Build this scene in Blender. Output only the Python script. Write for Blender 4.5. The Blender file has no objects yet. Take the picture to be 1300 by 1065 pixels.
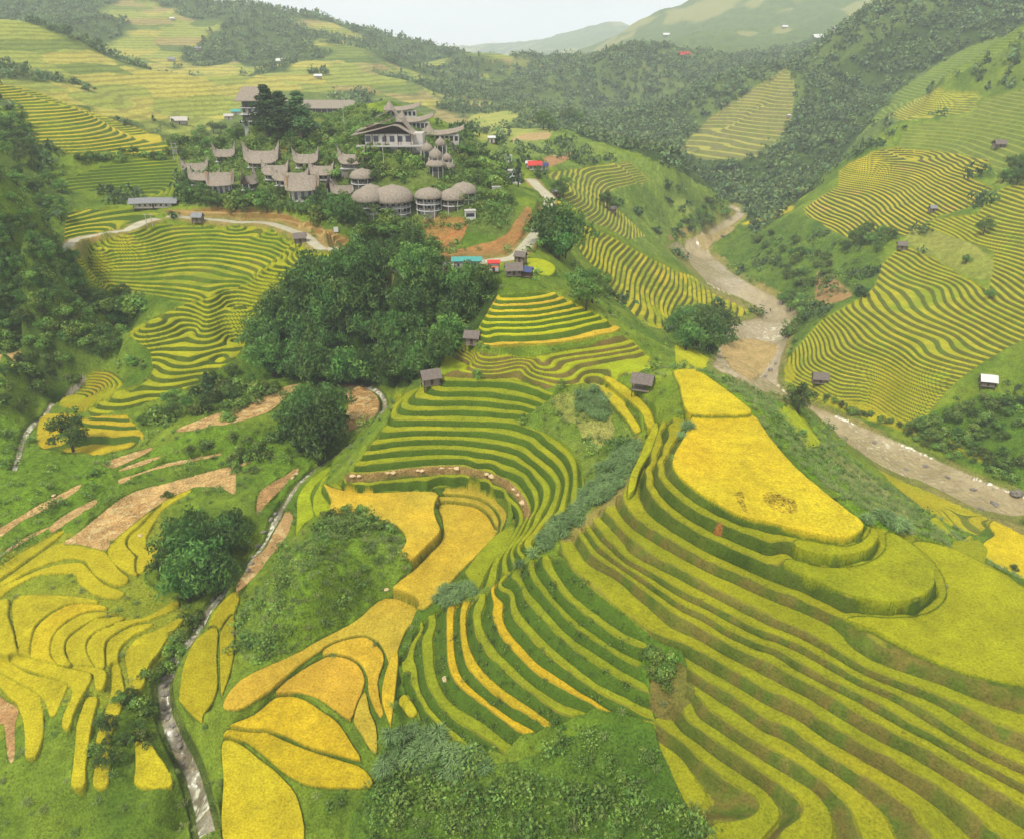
import bpy, bmesh, math, random, time
import numpy as np
from mathutils import Vector, Matrix
T0 = time.time()
HAZE = 1.6e-4
rng = np.random.default_rng(7)
random.seed(11)
C = bpy.context.scene.collection
R = math.radians
# ------------------------------------------------------------------ camera
F_PX, CX, CY, VH = 901.0, 650.0, 487.5, 60.0
PITCH = math.atan((CY - VH) / F_PX)
SP, CP = math.sin(PITCH), math.cos(PITCH)
CAMZ = 150.0
KD = F_PX / CP                      # drop = depth * (v - VH) / KD
cam_d = bpy.data.cameras.new('camera'); cam = bpy.data.objects.new('camera', cam_d); C.objects.link(cam)
cam.location = (0, 0, CAMZ); cam.rotation_euler = (math.pi / 2 - PITCH, 0, 0)
cam_d.sensor_width = 36; cam_d.sensor_fit = 'HORIZONTAL'; cam_d.lens = F_PX / 1300 * 36
cam_d.shift_y = -45 / 1300; cam_d.clip_start = 0.5; cam_d.clip_end = 30000
bpy.context.scene.camera = cam

def unproj(u, v, depth):
    x = (u - CX) / F_PX * depth; y = -(v - CY) / F_PX * depth
    return np.stack([x, CP * depth + SP * y, CAMZ - SP * depth + CP * y], -1)
def at_D(u, v, D):                  # the point on this sight line that lies D metres below the camera
    u = np.asarray(u, float); v = np.asarray(v, float)
    return unproj(u, v, D * KD / (v - VH))
def P(s):
    return np.array([[float(c) for c in p.split(',')] for p in s.split()])
def curve(pts, closed=False, n=6):  # Catmull-Rom through traced points
    pts = np.asarray(pts, float); m = len(pts); out = []
    for i in range(m if closed else m - 1):
        g = (lambda k: pts[k % m]) if closed else (lambda k: pts[min(max(k, 0), m - 1)])
        a, b, c, d = g(i - 1), g(i), g(i + 1), g(i + 2)
        for t in np.arange(n) / n:
            out.append(.5 * ((2 * b) + (c - a) * t + (2 * a - 5 * b + 4 * c - d) * t * t + (3 * b - a - 3 * c + d) * t ** 3))
    if not closed: out.append(pts[-1])
    return np.array(out)

# ------------------------------------------------------------------ the lie of the land: contour lines (drop below the camera in metres, then the line)
LINES = '''
73.4: 858,540 847,560 835,583 834,591 836,605 850,623 875,643 905,660 940,675 975,688 1012,700 1050,707 1080,706 1105,698 1115,684 1112,673
75.6: 826,590 822,603 825,623 835,640 857,658 885,675 916,691 951,707 987,721 1025,736 1060,751 1087,764 1115,770 1150,770 1173,761 1186,750 1187,741 1180,725
78.2: 822,555 810,583 801,603 791,623 791,633 800,653 820,668 850,685 890,708 925,724 975,746 1000,756 1037,771 1075,789 1112,806 1150,828 1187,845 1225,859 1262,869 1300,875 1340,880
80.1: 770,643 780,663 800,683 825,700 837,709 875,729 900,744 975,781 1007,796 1050,819 1100,849 1150,869 1195,885 1225,899 1262,919 1300,935 1340,950
81.3: 750,653 760,675 780,695 794,709 825,726 862,749 900,766 937,786 975,805 995,811 1025,824 1075,853 1095,864 1150,889 1200,919 1250,949 1300,973 1340,992
82.4: 984,824 1012,841 1050,861 1100,886 1150,916 1187,934 1225,956 1257,973 1320,1006
83.5: 734,678 745,695 757,709 790,729 825,756 862,784 887,795 925,819 975,842 1007,859 1050,881 1087,904 1125,926 1175,951 1212,973 1300,1025
85.3: 710,685 717,709 745,739 775,763 805,786 830,803 862,816 890,829 925,849 975,877 1012,894 1050,919 1080,936 1115,956 1130,964 1200,1005
87.2: 690,721 710,751 732,774 762,796 790,814 817,825
87.2: 885,859 915,876 937,888 975,914 1000,923 1025,941 1050,959 1075,973 1150,1020
89.0: 675,736 695,761 725,794 757,816 785,834 806,846
90.6: 655,739 665,761 690,791 725,824 757,845 790,864 820,880
90.2: 875,914 900,931 937,956 962,973 1020,1015
92.4: 637,734 647,766 650,784 675,814 712,846 750,874 790,896 832,916 850,930 875,949 900,974 960,1015
94.0: 624,756 627,791 642,819 650,826 680,854 712,874 750,893
95.6: 601,771 602,801 617,829 640,851 675,881 700,901 720,909
97.2: 584,784 586,821 597,854 622,879 650,898 677,913
98.6: 567,796 569,834 577,864 600,886 625,906 650,926
100.3: 537,809 536,839 545,874 565,904 600,931 632,953
101.6: 517,834 522,869 537,899 560,924 575,938
80.0: 560,481 602,483 644,486 673,492 701,503
81.6: 560,497 616,498 653,503 684,511
83.0: 525,505 550,508 600,509 640,513 664,515
84.4: 510,519 537,522 575,520 612,522 640,525
85.8: 500,534 550,533 600,535 650,538 675,545 700,563 720,583 727,605 725,628
87.2: 487,550 525,547 575,547 612,548 650,554 672,561
88.6: 475,565 525,558 575,558 612,562 650,569 675,583 697,603 706,623 700,643 690,658 665,693
90.0: 462,578 500,573 550,570 600,572 650,583 672,598 687,618 690,633 680,653
91.4: 450,590 487,587 537,583 575,582 612,587 650,599 665,606 675,623 679,638
93.0: 441,604 475,603 525,597 575,594 607,599 637,609 650,618 665,635 670,653
95.0: 430,615 475,618 525,617 562,613 600,613 637,628 650,641
65.0: 632,382 670,381 702,376
66.0: 630,389 680,387 710,382
67.1: 625,396 680,395 728,386
68.2: 620,404 680,403 738,393
69.3: 615,411 680,410 752,397
70.4: 609,418 680,416 758,403
71.5: 609,427 690,425 720,421 760,410 772,407
73.0: 614,439 690,437 730,431 785,420
75.5: 687,461 700,453 737,447
76.3: 705,464 726,455 757,451
77.0: 726,469 743,461 790,452
78.0: 712,486 723,489 735,483 757,487
78.6: 568,473 602,477 640,474
80.0: 757,493 780,515 797,535 805,550
78.4: 767,483 790,500 810,518 822,543
65.5: 200,294 225,289 275,288 325,287 350,291 367,297
70.5: 125,323 175,324 212,318 250,313 287,314 325,319
75.5: 112,347 175,347 250,340 300,350 318,355
79.0: 135,362 200,367 240,372 262,378
81.0: 250,387 262,394
88.0: 165,424 175,434 212,429 250,419 287,416 325,413
85.0: 182,419 212,414 237,402 325,397
78.0: 275,374 295,377 325,377 370,377
70.0: 352,324 357,337 400,349
72.5: 337,342 340,349 392,359
75.0: 325,357 380,366
90.5: 195,445 225,446 275,443 310,436
92.0: 192,453 207,454 237,462 275,455 305,445
93.3: 192,460 212,468 237,469 295,452
94.5: 197,475 212,479 250,474 282,458
96.0: 182,490 207,492 252,484
97.5: 136,505 155,510 200,500 250,493
98.7: 120,515 150,519 195,508
99.7: 117,525 160,527
102.0: 56,567 95,565 130,563 175,558
'''
# single heights u,v,D
PV = '''
853,593,72 853,583,72 865,563,72 875,541,72 880,531,71.8 920,530,71.6 955,529,71.8 975,555,72 1007,593,72 1040,622,72 1075,650,72 1096,669,72.2 1072,685,72 1045,682,72 1012,675,72 975,666,72 942,658,72 912,643,72 887,628,72 865,610,72
950,600,71.6 1000,640,71.8 920,560,71.6 855,474,71.2 885,472,71 910,489,71 937,509,71.2 954,527,71.4 866,510,71.2 862,490,71.2 890,500,70.9
60,325,63.5 455,330,64.4 500,345,64.6 545,345,64.6 580,337,64.3 520,352,66 470,345,67 20,335,62 660,345,63 985,488,110 1025,518,114 1060,550,120 940,460,106 1005,503,112 1070,540,134.1 1130,690,75.5 1122,700,75.4 1130,722,75.5 1150,740,75.6 1100,740,75.3 1150,720,75.5 1150,680,77.4 1187,690,77.4 1235,708,77.4 1250,721,77.4 1300,746,77.4 1340,762,77.6 
1115,664,83 1180,668,102 1220,690,122 1160,650,114 1100,622,112 1060,600,104 1000,540,92 1040,560,102 1080,580,120 960,500,96 900,455,100 850,440,92 985,520,98 1130,640,112 1020,575,86 1060,620,90 1085,645,92
800,420,84 760,390,77 740,365,74 700,345,65 835,470,77 850,500,72.5 820,520,75.5 816,488,74.5 845,540,73.5 800,460,77.6
740,540,82 760,590,82 740,650,84 700,680,86.5 640,740,91 570,765,98.5 800,600,79.6 780,620,80.4 720,520,82.4 690,525,83.2 690,665,87.6 660,712,90.5 610,750,95.5
1280,700,130 1200,640,131 1250,680,130.5 1130,590,131 1220,665,130.5 1300,720,129.5
1250,637,134.6 1100,555,134.3 1040,525,134 960,480,133.3 930,450,133 985,430,132.7 1000,400,132.3 930,345,131 870,315,130 935,275,128 950,380,131.8 1200,610,134.5 1300,665,134.8 1150,580,134.4 900,330,130.6 900,298,129.3 1150,612,133.5
1300,610,131 1200,560,130 1100,520,130 1020,500,131 1300,560,120 1200,520,120 1130,505,123 1060,500,126 1030,470,123 1010,440,125 1035,375,118 960,320,124 1000,350,119 960,300,119
1300,440,100 1250,480,109 1200,430,105 1150,476,114 1100,440,112 1044,399,114 1150,400,104 1200,360,98 1300,380,91 1300,300,78 1250,300,80 1180,320,92 1100,310,97 1100,360,105 1200,300,86 1250,240,69 1300,240,66 1100,270,91 1100,240,85 1030,280,100 1030,260,96 1060,225,86 1150,240,80 1200,220,69 1150,200,70 1100,185,66 1200,150,48 1300,150,42 1250,120,33 1220,92,20 1300,90,16 980,290,112 1230,280,78
400,590,103 360,640,104.5 300,730,108 250,800,109.5 210,860,111 230,970,113.5 215,900,112 490,500,98.3 470,485,98 440,560,101.5 330,690,106.3 495,515,99
400,740,93 430,680,92 380,800,99.5 340,800,101.5 440,640,95.4 470,690,95 350,720,100 500,730,99 310,820,104.5 430,770,97.5
200,640,103.6 100,700,104 40,800,105.6 120,900,108 0,900,108.5 100,960,109.5 180,960,111 260,600,102.6 200,580,100.5 120,600,100.4 60,620,100.2 0,660,102 150,560,101.5 30,555,104 70,512,102.6 95,490,101.5 0,600,100.5 30,600,101.2 60,600,101.2 10,570,102.5 60,490,101.6 40,520,103 250,560,98.6 300,560,99 340,550,99.5 340,600,102.4 300,620,103.8 260,690,105.2 0,500,95 60,450,96 100,440,95 130,480,99 30,480,97 0,440,83 50,400,78 0,350,67 0,300,55 100,380,80 150,400,88 60,330,63 100,330,67
290,500,98 350,480,97.6 400,500,97.6 250,520,98.5 320,440,91 380,460,96 450,475,98 500,440,91 560,400,79 540,450,86 450,380,84 520,340,72 600,360,66.5 350,400,86 430,336,69 460,420,92 640,355,62.8 500,380,80 450,500,99.5 430,540,100.8 585,425,77 600,455,77.8 660,460,77.2 560,445,81
480,790,102.6 400,840,103 330,870,103.4 440,860,103.4 560,700,100.2 600,690,100 590,660,99.6 530,660,97.4 450,635,97.4 530,770,101 490,830,102 460,900,104 400,930,105 350,950,106 500,870,102.8 500,950,104.5 520,740,100.6 262,905,107.5 290,950,110 390,1000,106.5 560,960,103 620,975,101.2 700,960,98.8 800,960,95.6 850,860,89 870,890,90 650,1040,101 800,1040,95 500,1040,105.5 300,1040,112 100,1040,112 0,1040,112.5 900,1040,92.6 1000,1060,90 1150,1060,87.6 1300,1060,84.6 850,840,87.6 235,1040,115
80,318,63.2 200,277,62.6 275,281,63 350,287,63.4 400,303,64 430,316,64.5 150,295,63 300,270,60 380,285,61 450,300,62.4 200,265,61.3 150,262,61 100,280,62 120,305,64
276,245,55.4 330,235,52 385,235,51.4 500,262,55.5 547,262,55 590,250,52.4 555,212,45 455,215,46 490,183,37.6 400,150,31.8 330,156,33.5 530,160,34 620,175,48 640,230,59 600,260,56.5 560,290,61.5 600,320,63.6 625,335,64 660,325,62.6 680,290,61.4 690,260,60.4 675,240,59.8 690,215,58.4 250,215,52 300,190,46 350,195,44 400,190,42 220,250,58 575,175,38 440,140,31.2 450,255,57.6 420,250,57 640,270,60 350,255,57 300,260,58.6 440,165,35 500,140,32 650,300,61.8 610,200,48 600,225,52
700,300,66 720,240,63.5 760,300,82 800,340,95 850,380,109 900,400,121 940,390,129 900,360,123 880,440,118 850,410,107 800,220,73 850,250,98 880,290,118 850,215,80 900,250,103 925,270,125 700,165,63 680,200,65 750,180,66 780,260,82 820,280,97 750,340,83 790,390,96 760,215,69 800,190,71 720,200,64 740,270,73 770,330,87
640,160,75 700,140,78 620,190,68 740,165,95 680,150,74 600,150,74 640,185,70
'''
# far land and hidden folds: u, depth, D
PH = '''
400,450,70 430,375,36 330,385,40 500,355,38 520,430,66 300,450,62 350,440,66 600,480,66 450,450,68 400,560,68 550,560,72
0,700,-13 80,720,-10 150,700,11 250,650,40 330,600,55 0,560,17 100,560,28 200,560,45 60,490,32 0,480,26 140,480,44 240,520,55 0,800,25 100,820,25 200,800,45
0,400,19 100,390,31 215,370,45.5 100,340,41 50,330,45 150,345,46.6 200,332,60 170,338,52 0,290,37 0,265,50 60,272,60 30,300,49 100,300,60 0,370,28
0,450,42 100,460,55 215,430,62 260,420,60
250,640,55 350,800,40 560,900,63 590,750,75 200,1000,20 300,900,36 200,1300,-40 100,1200,-38 0,1200,-50 500,1100,33 400,950,29 450,900,41 100,1000,0 0,1000,-5 300,1300,-30 400,1300,-15 500,1350,8 300,1100,5 400,1100,10
0,1400,-115 100,1450,-105 200,1480,-92 250,1500,-88 330,1500,-68 420,1500,-44 500,1500,-15 560,1500,8 600,1450,22 0,2200,-40 300,2200,0 560,2200,60
620,1200,62 620,1280,12 560,1250,40 680,1250,40 700,1200,60 640,1500,60 590,1200,55 660,1280,22 540,1000,55
800,1140,80 720,1150,48 800,1220,18 850,1250,20 900,1250,20 760,1130,78 880,1150,60 830,1200,40 750,1200,35 700,1090,82 780,1250,24
800,1500,80 700,1700,90 900,1500,40
950,864,78 900,815,90 860,767,100 1000,930,28 970,900,40 930,840,88 900,900,52 860,880,72 820,860,86 950,930,34 780,900,92 1000,870,55
1000,1100,60 900,1050,80 950,1100,70 850,1000,95
1050,706,85 1100,830,45 1150,820,-6 1250,900,-48 1000,775,75 1000,850,30 1060,860,0 1100,880,-28 1150,900,-50 960,800,70 1300,900,-55 1000,700,92 960,680,104 1050,640,92 960,600,120 1000,586,105 940,650,118 1100,700,65 1200,800,-5 1300,780,-20 1250,700,10 1300,680,-4
1100,494,64 1200,570,20 1300,600,-12 1150,530,48 1030,480,96 1250,585,4 1150,600,62 1250,640,20 1080,560,82
1300,1300,-20 1150,1300,0
900,1900,-20 1000,1700,-17 1100,1900,-76 840,2500,-95 780,2500,-10 900,2500,-155 1000,2500,-235 1100,2500,-265 720,2500,90 1300,2500,-160 860,1700,0 950,1500,20 1050,1500,10 800,1900,20 850,1500,30 1000,2100,-90 900,2200,-65
620,5000,90 660,5000,35 700,5000,-25 740,5000,-110 765,5000,-140 790,5000,-135 830,5000,-60 640,3500,120 740,3500,110 600,5000,120 500,5000,100 300,5000,60 0,5000,0 1000,5000,0 1300,5000,0 740,4500,-20 700,4500,30
'''
GOLD, YEL, YG, GRN, LUSH = (200, 182, 38), (186, 174, 36), (160, 164, 24), (130, 148, 26), (96, 138, 28)
RG, RD, RB = (84, 118, 24), (66, 94, 22), (124, 104, 62)
FOR1, FOR2 = (44, 70, 30), (70, 98, 38)
REGN = {}
def reg(name, label):
    REGN[len(REGN) + 1] = (name, label); return len(REGN)
rA = reg('rice_crop', 'yellow green rice in long level strips above brown banks, bottom right')
rA0 = reg('rice_crop', 'olive yellow rice curving round the rounded nose below the golden ridge field')
rB = reg('rice_crop', 'fan of narrow green and gold rice strips in front of the bottom scrub')
rC = reg('rice_crop', 'bright green rice in nested horseshoe terraces of the bowl below two huts')
rE = reg('rice_crop', 'short stack of gold and lime rice strips below the village with the teal roof')
rE2 = reg('rice_crop', 'lime green rice in looping terraces between the two huts and the thatched shelter')
rD1 = reg('rice_crop', 'rice in the amphitheatre of terraces just below the curving left road')
rD2 = reg('rice_crop', 'bright yellow green rice on the long spur left of the dark bamboo grove')
rD3 = reg('rice_crop', 'small ochre rice plots beside the left stream and the lone tree')
rL1 = reg('rice_crop', 'golden rice strips on the hill shoulder at the far left')
rL2 = reg('rice_crop', 'green rice strips left of the village behind the long grey shed')
rR1 = reg('rice_crop', 'yellow striped rice covering the steep slope right of the river')
rR2 = reg('rice_crop', 'dense gold rice contours on the saddle high above the right river bank')
rR3 = reg('rice_crop', 'small block of pale rice strips under the dark pine wood at the right')
rM = reg('rice_crop', 'rice on the scalloped spur between the road trees and the river bend')
rM2 = reg('rice_crop', 'dull green and tan rice strips on the grassy hill behind the road')
rF = reg('rice_crop', 'hazy straw coloured rice strips on the far hill above the river gorge')
rN = reg('rice_crop', 'thin ochre rice rows on the near river bank')
# separate flat fields: drop, crop height, colours, region, outline
def q4(x0, y0, s):                   # traced on a four times enlarged view
    q = P(s); return np.c_[x0 + q[:, 0] / 4, y0 + q[:, 1] / 4]
rG = reg('rice_crop', 'large golden rice field filling the flat top of the ridge')
rG2 = reg('rice_crop', 'smaller golden rice field on the ridge behind the largest one')
rBow = reg('rice_crop', 'ochre gold rice on the flat floor of the bowl and around the green knoll')
rLow = reg('rice_crop', 'speckled golden rice in the rounded fields at the bottom centre')
rLB = reg('rice_crop', 'bright golden rice in curved ribbons left of the stream, bottom left')
rT = reg('rice_crop', 'olive gold rice in two long plots on the right bank of the stream')
rGl = reg('rice_crop', 'lime green rice steps between the stream and the bowl floor')
rRiv = reg('rice_crop', 'flat golden rice field beside the river at the right edge')
rSt = reg('harvested_field', 'tan harvested paddies with cut straw left of the stream')
FIELDS = []
def field(D, ch, c1, c2, rg, poly, ns=.55, edge=1):
    FIELDS.append((D, ch, c1, c2, rg, poly, ns, edge))
OC, OC2 = (190, 167, 58), (180, 160, 54)
field(72, .6, GOLD, (206, 176, 34), rG, P("880,532 918,529 955,529 975,555 1007,593 1040,622 1075,650 1096,668 1086,680 1072,685 1045,682 1012,675 975,665 942,658 912,643 887,628 865,610 854,594 856,578 865,563 873,545"))
field(75.6, .5, (150, 154, 24), (142, 150, 24), rA0, P("1000,712 1040,722 1078,722 1108,714 1124,698 1124,680 1135,680 1156,692 1174,708 1184,724 1186,740 1176,754 1152,764 1118,766 1085,759 1050,746 1020,732 998,722"))
field(73.4, .5, (156, 156, 24), (146, 152, 24), rA0, P("1010,688 1045,693 1075,696 1098,686 1106,672 1112,676 1114,684 1104,697 1080,705 1050,706 1015,699"))
field(78.2, .5, (152, 154, 24), (160, 160, 26), rA0, P("1125,787 1155,786 1181,779 1198,765 1201,748 1193,728 1177,708 1158,691 1187,693 1235,711 1300,749 1345,768 1345,877 1300,872 1262,865 1225,856 1187,842 1150,825 1112,803 1085,792 1075,788 1095,785"))
field(70.9, .6, (206, 182, 24), GOLD, rG2, P("855,474 875,471 885,472 910,489 937,509 953,526 915,529 882,528 872,524 866,510 862,490"))
field(-1, .5, YEL, GOLD, rE2, P("757,493 763,491 785,505 800,525 813,545 811,550 805,550 797,537 780,517"))
field(-1, .5, (200, 180, 26), YEL, rE2, P("767,482 775,481 800,497 822,518 830,535 831,544 822,544 812,522 790,503"))
field(-1, .5, (190, 176, 28), YG, rA0, P("830,540 836,548 826,575 812,600 806,622 797,628 800,605 812,580"))
field(-1, .4, (172, 186, 24), YG, rE, P("668,330 690,331 705,340 700,350 685,350 672,342"))
field(-1, .4, (196, 186, 26), YG, rM, P("703,257 716,258 735,268 728,272 710,268"))
field(-1, .4, (176, 190, 22), YG, rD2, P("376,312 392,313 420,322 424,326 400,330 385,325"))
field(97.4, .55, OC, (214, 176, 50), rBow, q4(325, 443, "345,690 400,715 500,735 650,738 800,730 930,738 912,780 905,830 920,880 938,935 890,990 830,1045") .tolist() + P("532,712 513,710 507,704 516,688 505,670 470,658 457,652 440,652 428,655 418,655 420,636 414,622").tolist())
field(98.4, .5, OC, OC2, rBow, P("566,624 600,624 625,635 643,652 640,668 635,674 636,660 625,643 600,632 565,628"))
field(99.2, .5, OC, OC2, rBow, P("561,632 600,635 622,645 633,661 632,672 629,672 622,655 600,643 560,638"))
field(100.2, .5, OC, (206, 170, 48), rBow, P("558,643 598,645 618,656 628,673 632,678 612,700 590,722 556,758 550,766 532,774 495,754 530,722 545,706 560,690 563,668"))
field(102.9, .5, OC, (198, 160, 52), rLow, P("490,761 532,777 515,803 505,830 499,860 492,838 482,818 465,809 440,812 410,825 372,852 345,876 325,890 303,902 283,898 300,870 330,852 375,832 410,812 450,791"))
field(103.4, .5, (204, 168, 50), OC2, rLow, P("412,826 438,814 465,811 480,822 488,838 480,870 488,915 478,905 468,880 467,862 456,842 432,832 413,834"))
field(104.0, .5, (206, 166, 56), (190, 156, 48), rLow, P("350,880 375,858 410,838 430,835 453,844 463,862 460,880 447,912 441,914 428,905 407,890 382,881 362,880"))
field(104.2, .5, OC, OC2, rLow, P("449,914 463,880 470,905 478,925 479,955 470,952 460,935"))
field(100.8, .5, (204, 172, 40), OC2, rLow, P("500,830 506,835 502,880 498,915 494,918 485,890 488,860"))
field(102.4, .5, YEL, OC2, rLow, P("511,884 518,886 530,905 520,912 506,895"))
field(105, .5, (190, 160, 26), (204, 174, 34), rLow, P("325,908 350,888 382,888 410,905 430,920 446,944 458,966 430,960 395,950 362,936 340,928 318,928 290,924"))
field(105.8, .5, (194, 168, 24), (182, 160, 26), rLow, P("290,928 318,931 340,932 362,942 395,955 430,966 462,978 470,1000 400,1000 365,985 335,960 310,942 285,940"))
field(106.6, .5, (196, 170, 26), YEL, rLow, P("283,944 305,946 330,965 358,988 380,1020 380,1080 290,1080 284,990"))
G1, G2 = (192, 176, 32), (176, 166, 32)
for D_, s in [(104.5, "0,222 44,215 40,300 68,380 78,440 98,488 50,528 -60,505 -60,240"), (104.9, "72,222 120,195 330,195 500,222 440,232 330,238 200,318 163,398 153,522 92,498 102,480 72,320"),
  (105.3, "168,524 168,430 204,340 334,252 460,240 530,248 538,262 440,272 338,320 268,400 257,480 288,538 240,538"), (105.6, "265,490 278,402 348,332 452,283 596,285 500,303 398,358 337,412 327,482 362,545 300,540"),
  (105.9, "342,480 348,422 402,373 502,315 636,302 558,338 468,388 437,440 447,500 486,568 380,548"), (106.3, "448,442 484,392 562,353 652,318 750,302 890,224 908,237 888,258 780,308 658,342 578,388 532,440 532,545 518,573 490,558 455,498"),
  (106.8, "548,442 593,397 682,352 768,337 768,350 658,408 606,470 597,538 580,548 548,540"), (107.3, "642,520 642,482 702,412 800,372 918,306 928,322 858,400 808,480 768,530 742,590 733,640 708,668 667,658 652,580"),
  (105.9, "60,535 105,512 250,545 400,575 455,587 463,620 438,670 398,740 373,800 353,863 332,868 320,850 332,790 362,730 372,670 332,640 200,588"), (106.4, "-60,500 0,522 50,542 150,592 328,645 338,670 308,740 283,800 262,803 248,770 228,720 192,690 100,638 0,588 -60,560"),
  (107, "-60,575 0,597 90,647 188,702 208,730 222,830 217,920 188,1000 150,1018 132,1000 132,900 112,790 62,720 0,650 -60,610"), (106.2, "362,557 528,572 533,640 518,668 490,663 482,600 460,588"),
  (107, "447,717 488,710 495,730 478,800 462,880 447,980 437,1064 430,1160 370,1160 377,1064 387,960 397,850 422,770"), (107.6, "572,560 608,552 618,600 632,680 618,760 588,840 562,920 556,1064 545,1160 480,1160 487,1064 492,950 512,850 552,750 572,660"),
  (104.3, "-40,180 0,150 60,120 150,66 300,12 380,3 438,18 480,78 540,118 600,140 640,130 650,100 600,60 540,-20 450,-60 360,-72 280,-62 190,-2 100,60 20,120 -40,160"),
  (104.7, "-40,215 0,205 60,155 200,86 380,82 402,125 482,183 560,205 618,198 628,177 540,142 478,92 436,44 400,28 300,38 150,88 60,132 0,160 -40,190"),
  (103.9, "-40,80 80,-2 300,-124 316,-120 240,-62 150,2 40,80 -40,130"),
  (104.1, "552,-30 570,-74 640,-134 730,-204 800,-254 870,-304 950,-340 962,-330 870,-274 758,-184 700,-144 648,-104 638,-64 690,2 697,76 686,90 605,44 566,0"),
  (104.8, "655,-62 664,-104 722,-154 792,-234 824,-270 798,-204 758,-134 743,-84 808,-44 800,-24 786,18 740,58 702,86 696,20 712,-6 672,-30"), (109, "692,960 704,915 760,940 800,1000 845,1064 870,1160 700,1160 694,1064")]:
    field(D_, .5, G1, G2 if D_ != 105.3 else (198, 172, 30), rLB, q4(0, 709, s))
for D_, s in [(106, "1060,350 1100,260 1180,180 1222,190 1188,290 1120,358"), (106.6, "912,700 932,560 982,440 1060,367 1108,370 1103,500 1108,640 1088,720 1038,800 1020,838 922,740"), (106.3, "1122,380 1188,292 1193,420 1183,540 1148,658 1125,703 1119,600 1117,480")]:
    field(D_, .5, (188, 168, 26), (172, 160, 26), rT, q4(0, 709, s))
for D_, s in [(100.2, "215,750 285,660 378,600 365,640 310,690 278,760 298,850 250,890 205,950 208,850"), (99.4, "320,700 340,660 376,640 345,690 338,740 380,800 375,830 305,850 290,770")]:
    field(D_, .4, (156, 170, 26), (140, 160, 24), rGl, q4(325, 443, s))
field(130, .5, (206, 182, 26), (196, 178, 30), rRiv, P("1243,706 1248,690 1262,680 1255,668 1268,660 1300,672 1345,696 1345,750 1300,735 1262,718"))
field(-1, .4, (186, 176, 30), YG, rRiv, P("1222,688 1232,680 1238,690 1240,700 1232,698")); field(-1, .4, (170, 172, 30), YG, rRiv, P("1180,662 1190,658 1205,675 1220,694 1205,690 1188,680"))
ST1, ST2 = (200, 166, 120), (178, 140, 96)
for D_, s in [(103.6, "325,985 400,930 500,850 600,770 700,720 850,680 1000,640 1150,600 1280,567 1268,578 1203,620 1192,738 1130,708 1000,700 950,718 870,750 780,808 700,868 640,918 566,980 540,1018 480,1010 400,990"),
  (101.6, "525,577 620,545 760,502 763,516 680,560 590,600 545,598"), (102.2, "600,618 700,575 810,545 813,555 720,590 640,613"), (102.8, "605,662 700,632 850,582 1000,552 1110,532 1120,540 1000,565 850,598 740,625 650,668 612,684"),
  (101.8, "-60,940 0,907 100,850 200,790 300,740 400,690 410,705 330,760 200,830 100,880 0,958 -60,990"), (102.7, "256,900 350,830 470,770 493,776 460,808 360,868 270,928"), (103, "-60,1075 0,1042 120,962 240,905 240,916 130,975 0,1055 -60,1090"),
  (91, "-60,62 0,30 60,20 125,5 120,20 60,50 0,80 -60,95"), (92, "-60,115 0,85 80,60 70,100 0,135 -60,160")]:
    field(D_, .0, ST1, ST2, rSt, q4(0, 443, s), 1.1)
field(97.5, 0, ST1, ST2, rSt, P("227,544 262,530 300,515 325,504 350,495 375,488 380,490 362,505 345,520 325,529 287,539 232,548"), 1.1)
field(98.4, 0, (190, 146, 100), ST2, rSt, q4(325, 443, "430,187 540,187 618,250 622,310 568,368 470,418 417,420 432,360 470,300 450,240"), 1.1)
field(102.6, 0, (170, 132, 92), ST2, rSt, q4(325, 443, "2,828 12,742 60,692 150,642 200,607 218,615 170,668 120,718 58,780 20,828"), 1.1)
field(103.6, 0, (186, 150, 112), (170, 134, 94), rSt, P("358,653 371,654 369,673 354,693 341,709 324,731 302,750 301,741 312,725 325,705 341,680"), .6)
field(107.9, 0, (176, 136, 100), ST2, rSt, q4(0, 709, "-40,690 0,702 40,730 93,770 75,850 74,1015 42,1018 22,850 -10,830"), .8)
ctrl = []
for D_, ch, c1, c2, rg, poly, ns, edge in FIELDS:
    if D_ < 0: continue
    poly = np.asarray(poly, float); q = curve(poly, True, 3); seg = np.r_[0, np.cumsum(np.hypot(*np.diff(np.r_[q, q[:1]], axis=0).T))]
    t = np.arange(0, seg[-1], 24.); qq = np.r_[q, q[:1]]
    ctrl.append(at_D(np.interp(t, seg, qq[:, 0]), np.interp(t, seg, qq[:, 1]), D_ + .05))
for ln in LINES.strip().splitlines():
    d, s = ln.split(':'); q = P(s)
    # resample
    seg = np.r_[0, np.cumsum(np.hypot(*np.diff(q, axis=0).T))]
    n = max(3, int(seg[-1] / 17) + 1); cc = curve(q, n=8); sg = np.r_[0, np.cumsum(np.hypot(*np.diff(cc, axis=0).T))]
    t = np.linspace(0, sg[-1], n); uu = np.interp(t, sg, cc[:, 0]); vv = np.interp(t, sg, cc[:, 1])
    ctrl.append(at_D(uu, vv, float(d)))
q = P(' '.join(PV.split())); ctrl.append(at_D(q[:, 0], q[:, 1], q[:, 2]))
q = P(' '.join(PH.split())); ctrl.append(at_D(q[:, 0], VH + KD * q[:, 2] / q[:, 1], 1.0) if 0 else unproj(q[:, 0], VH + KD * q[:, 2] / q[:, 1], q[:, 1]))
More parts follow.
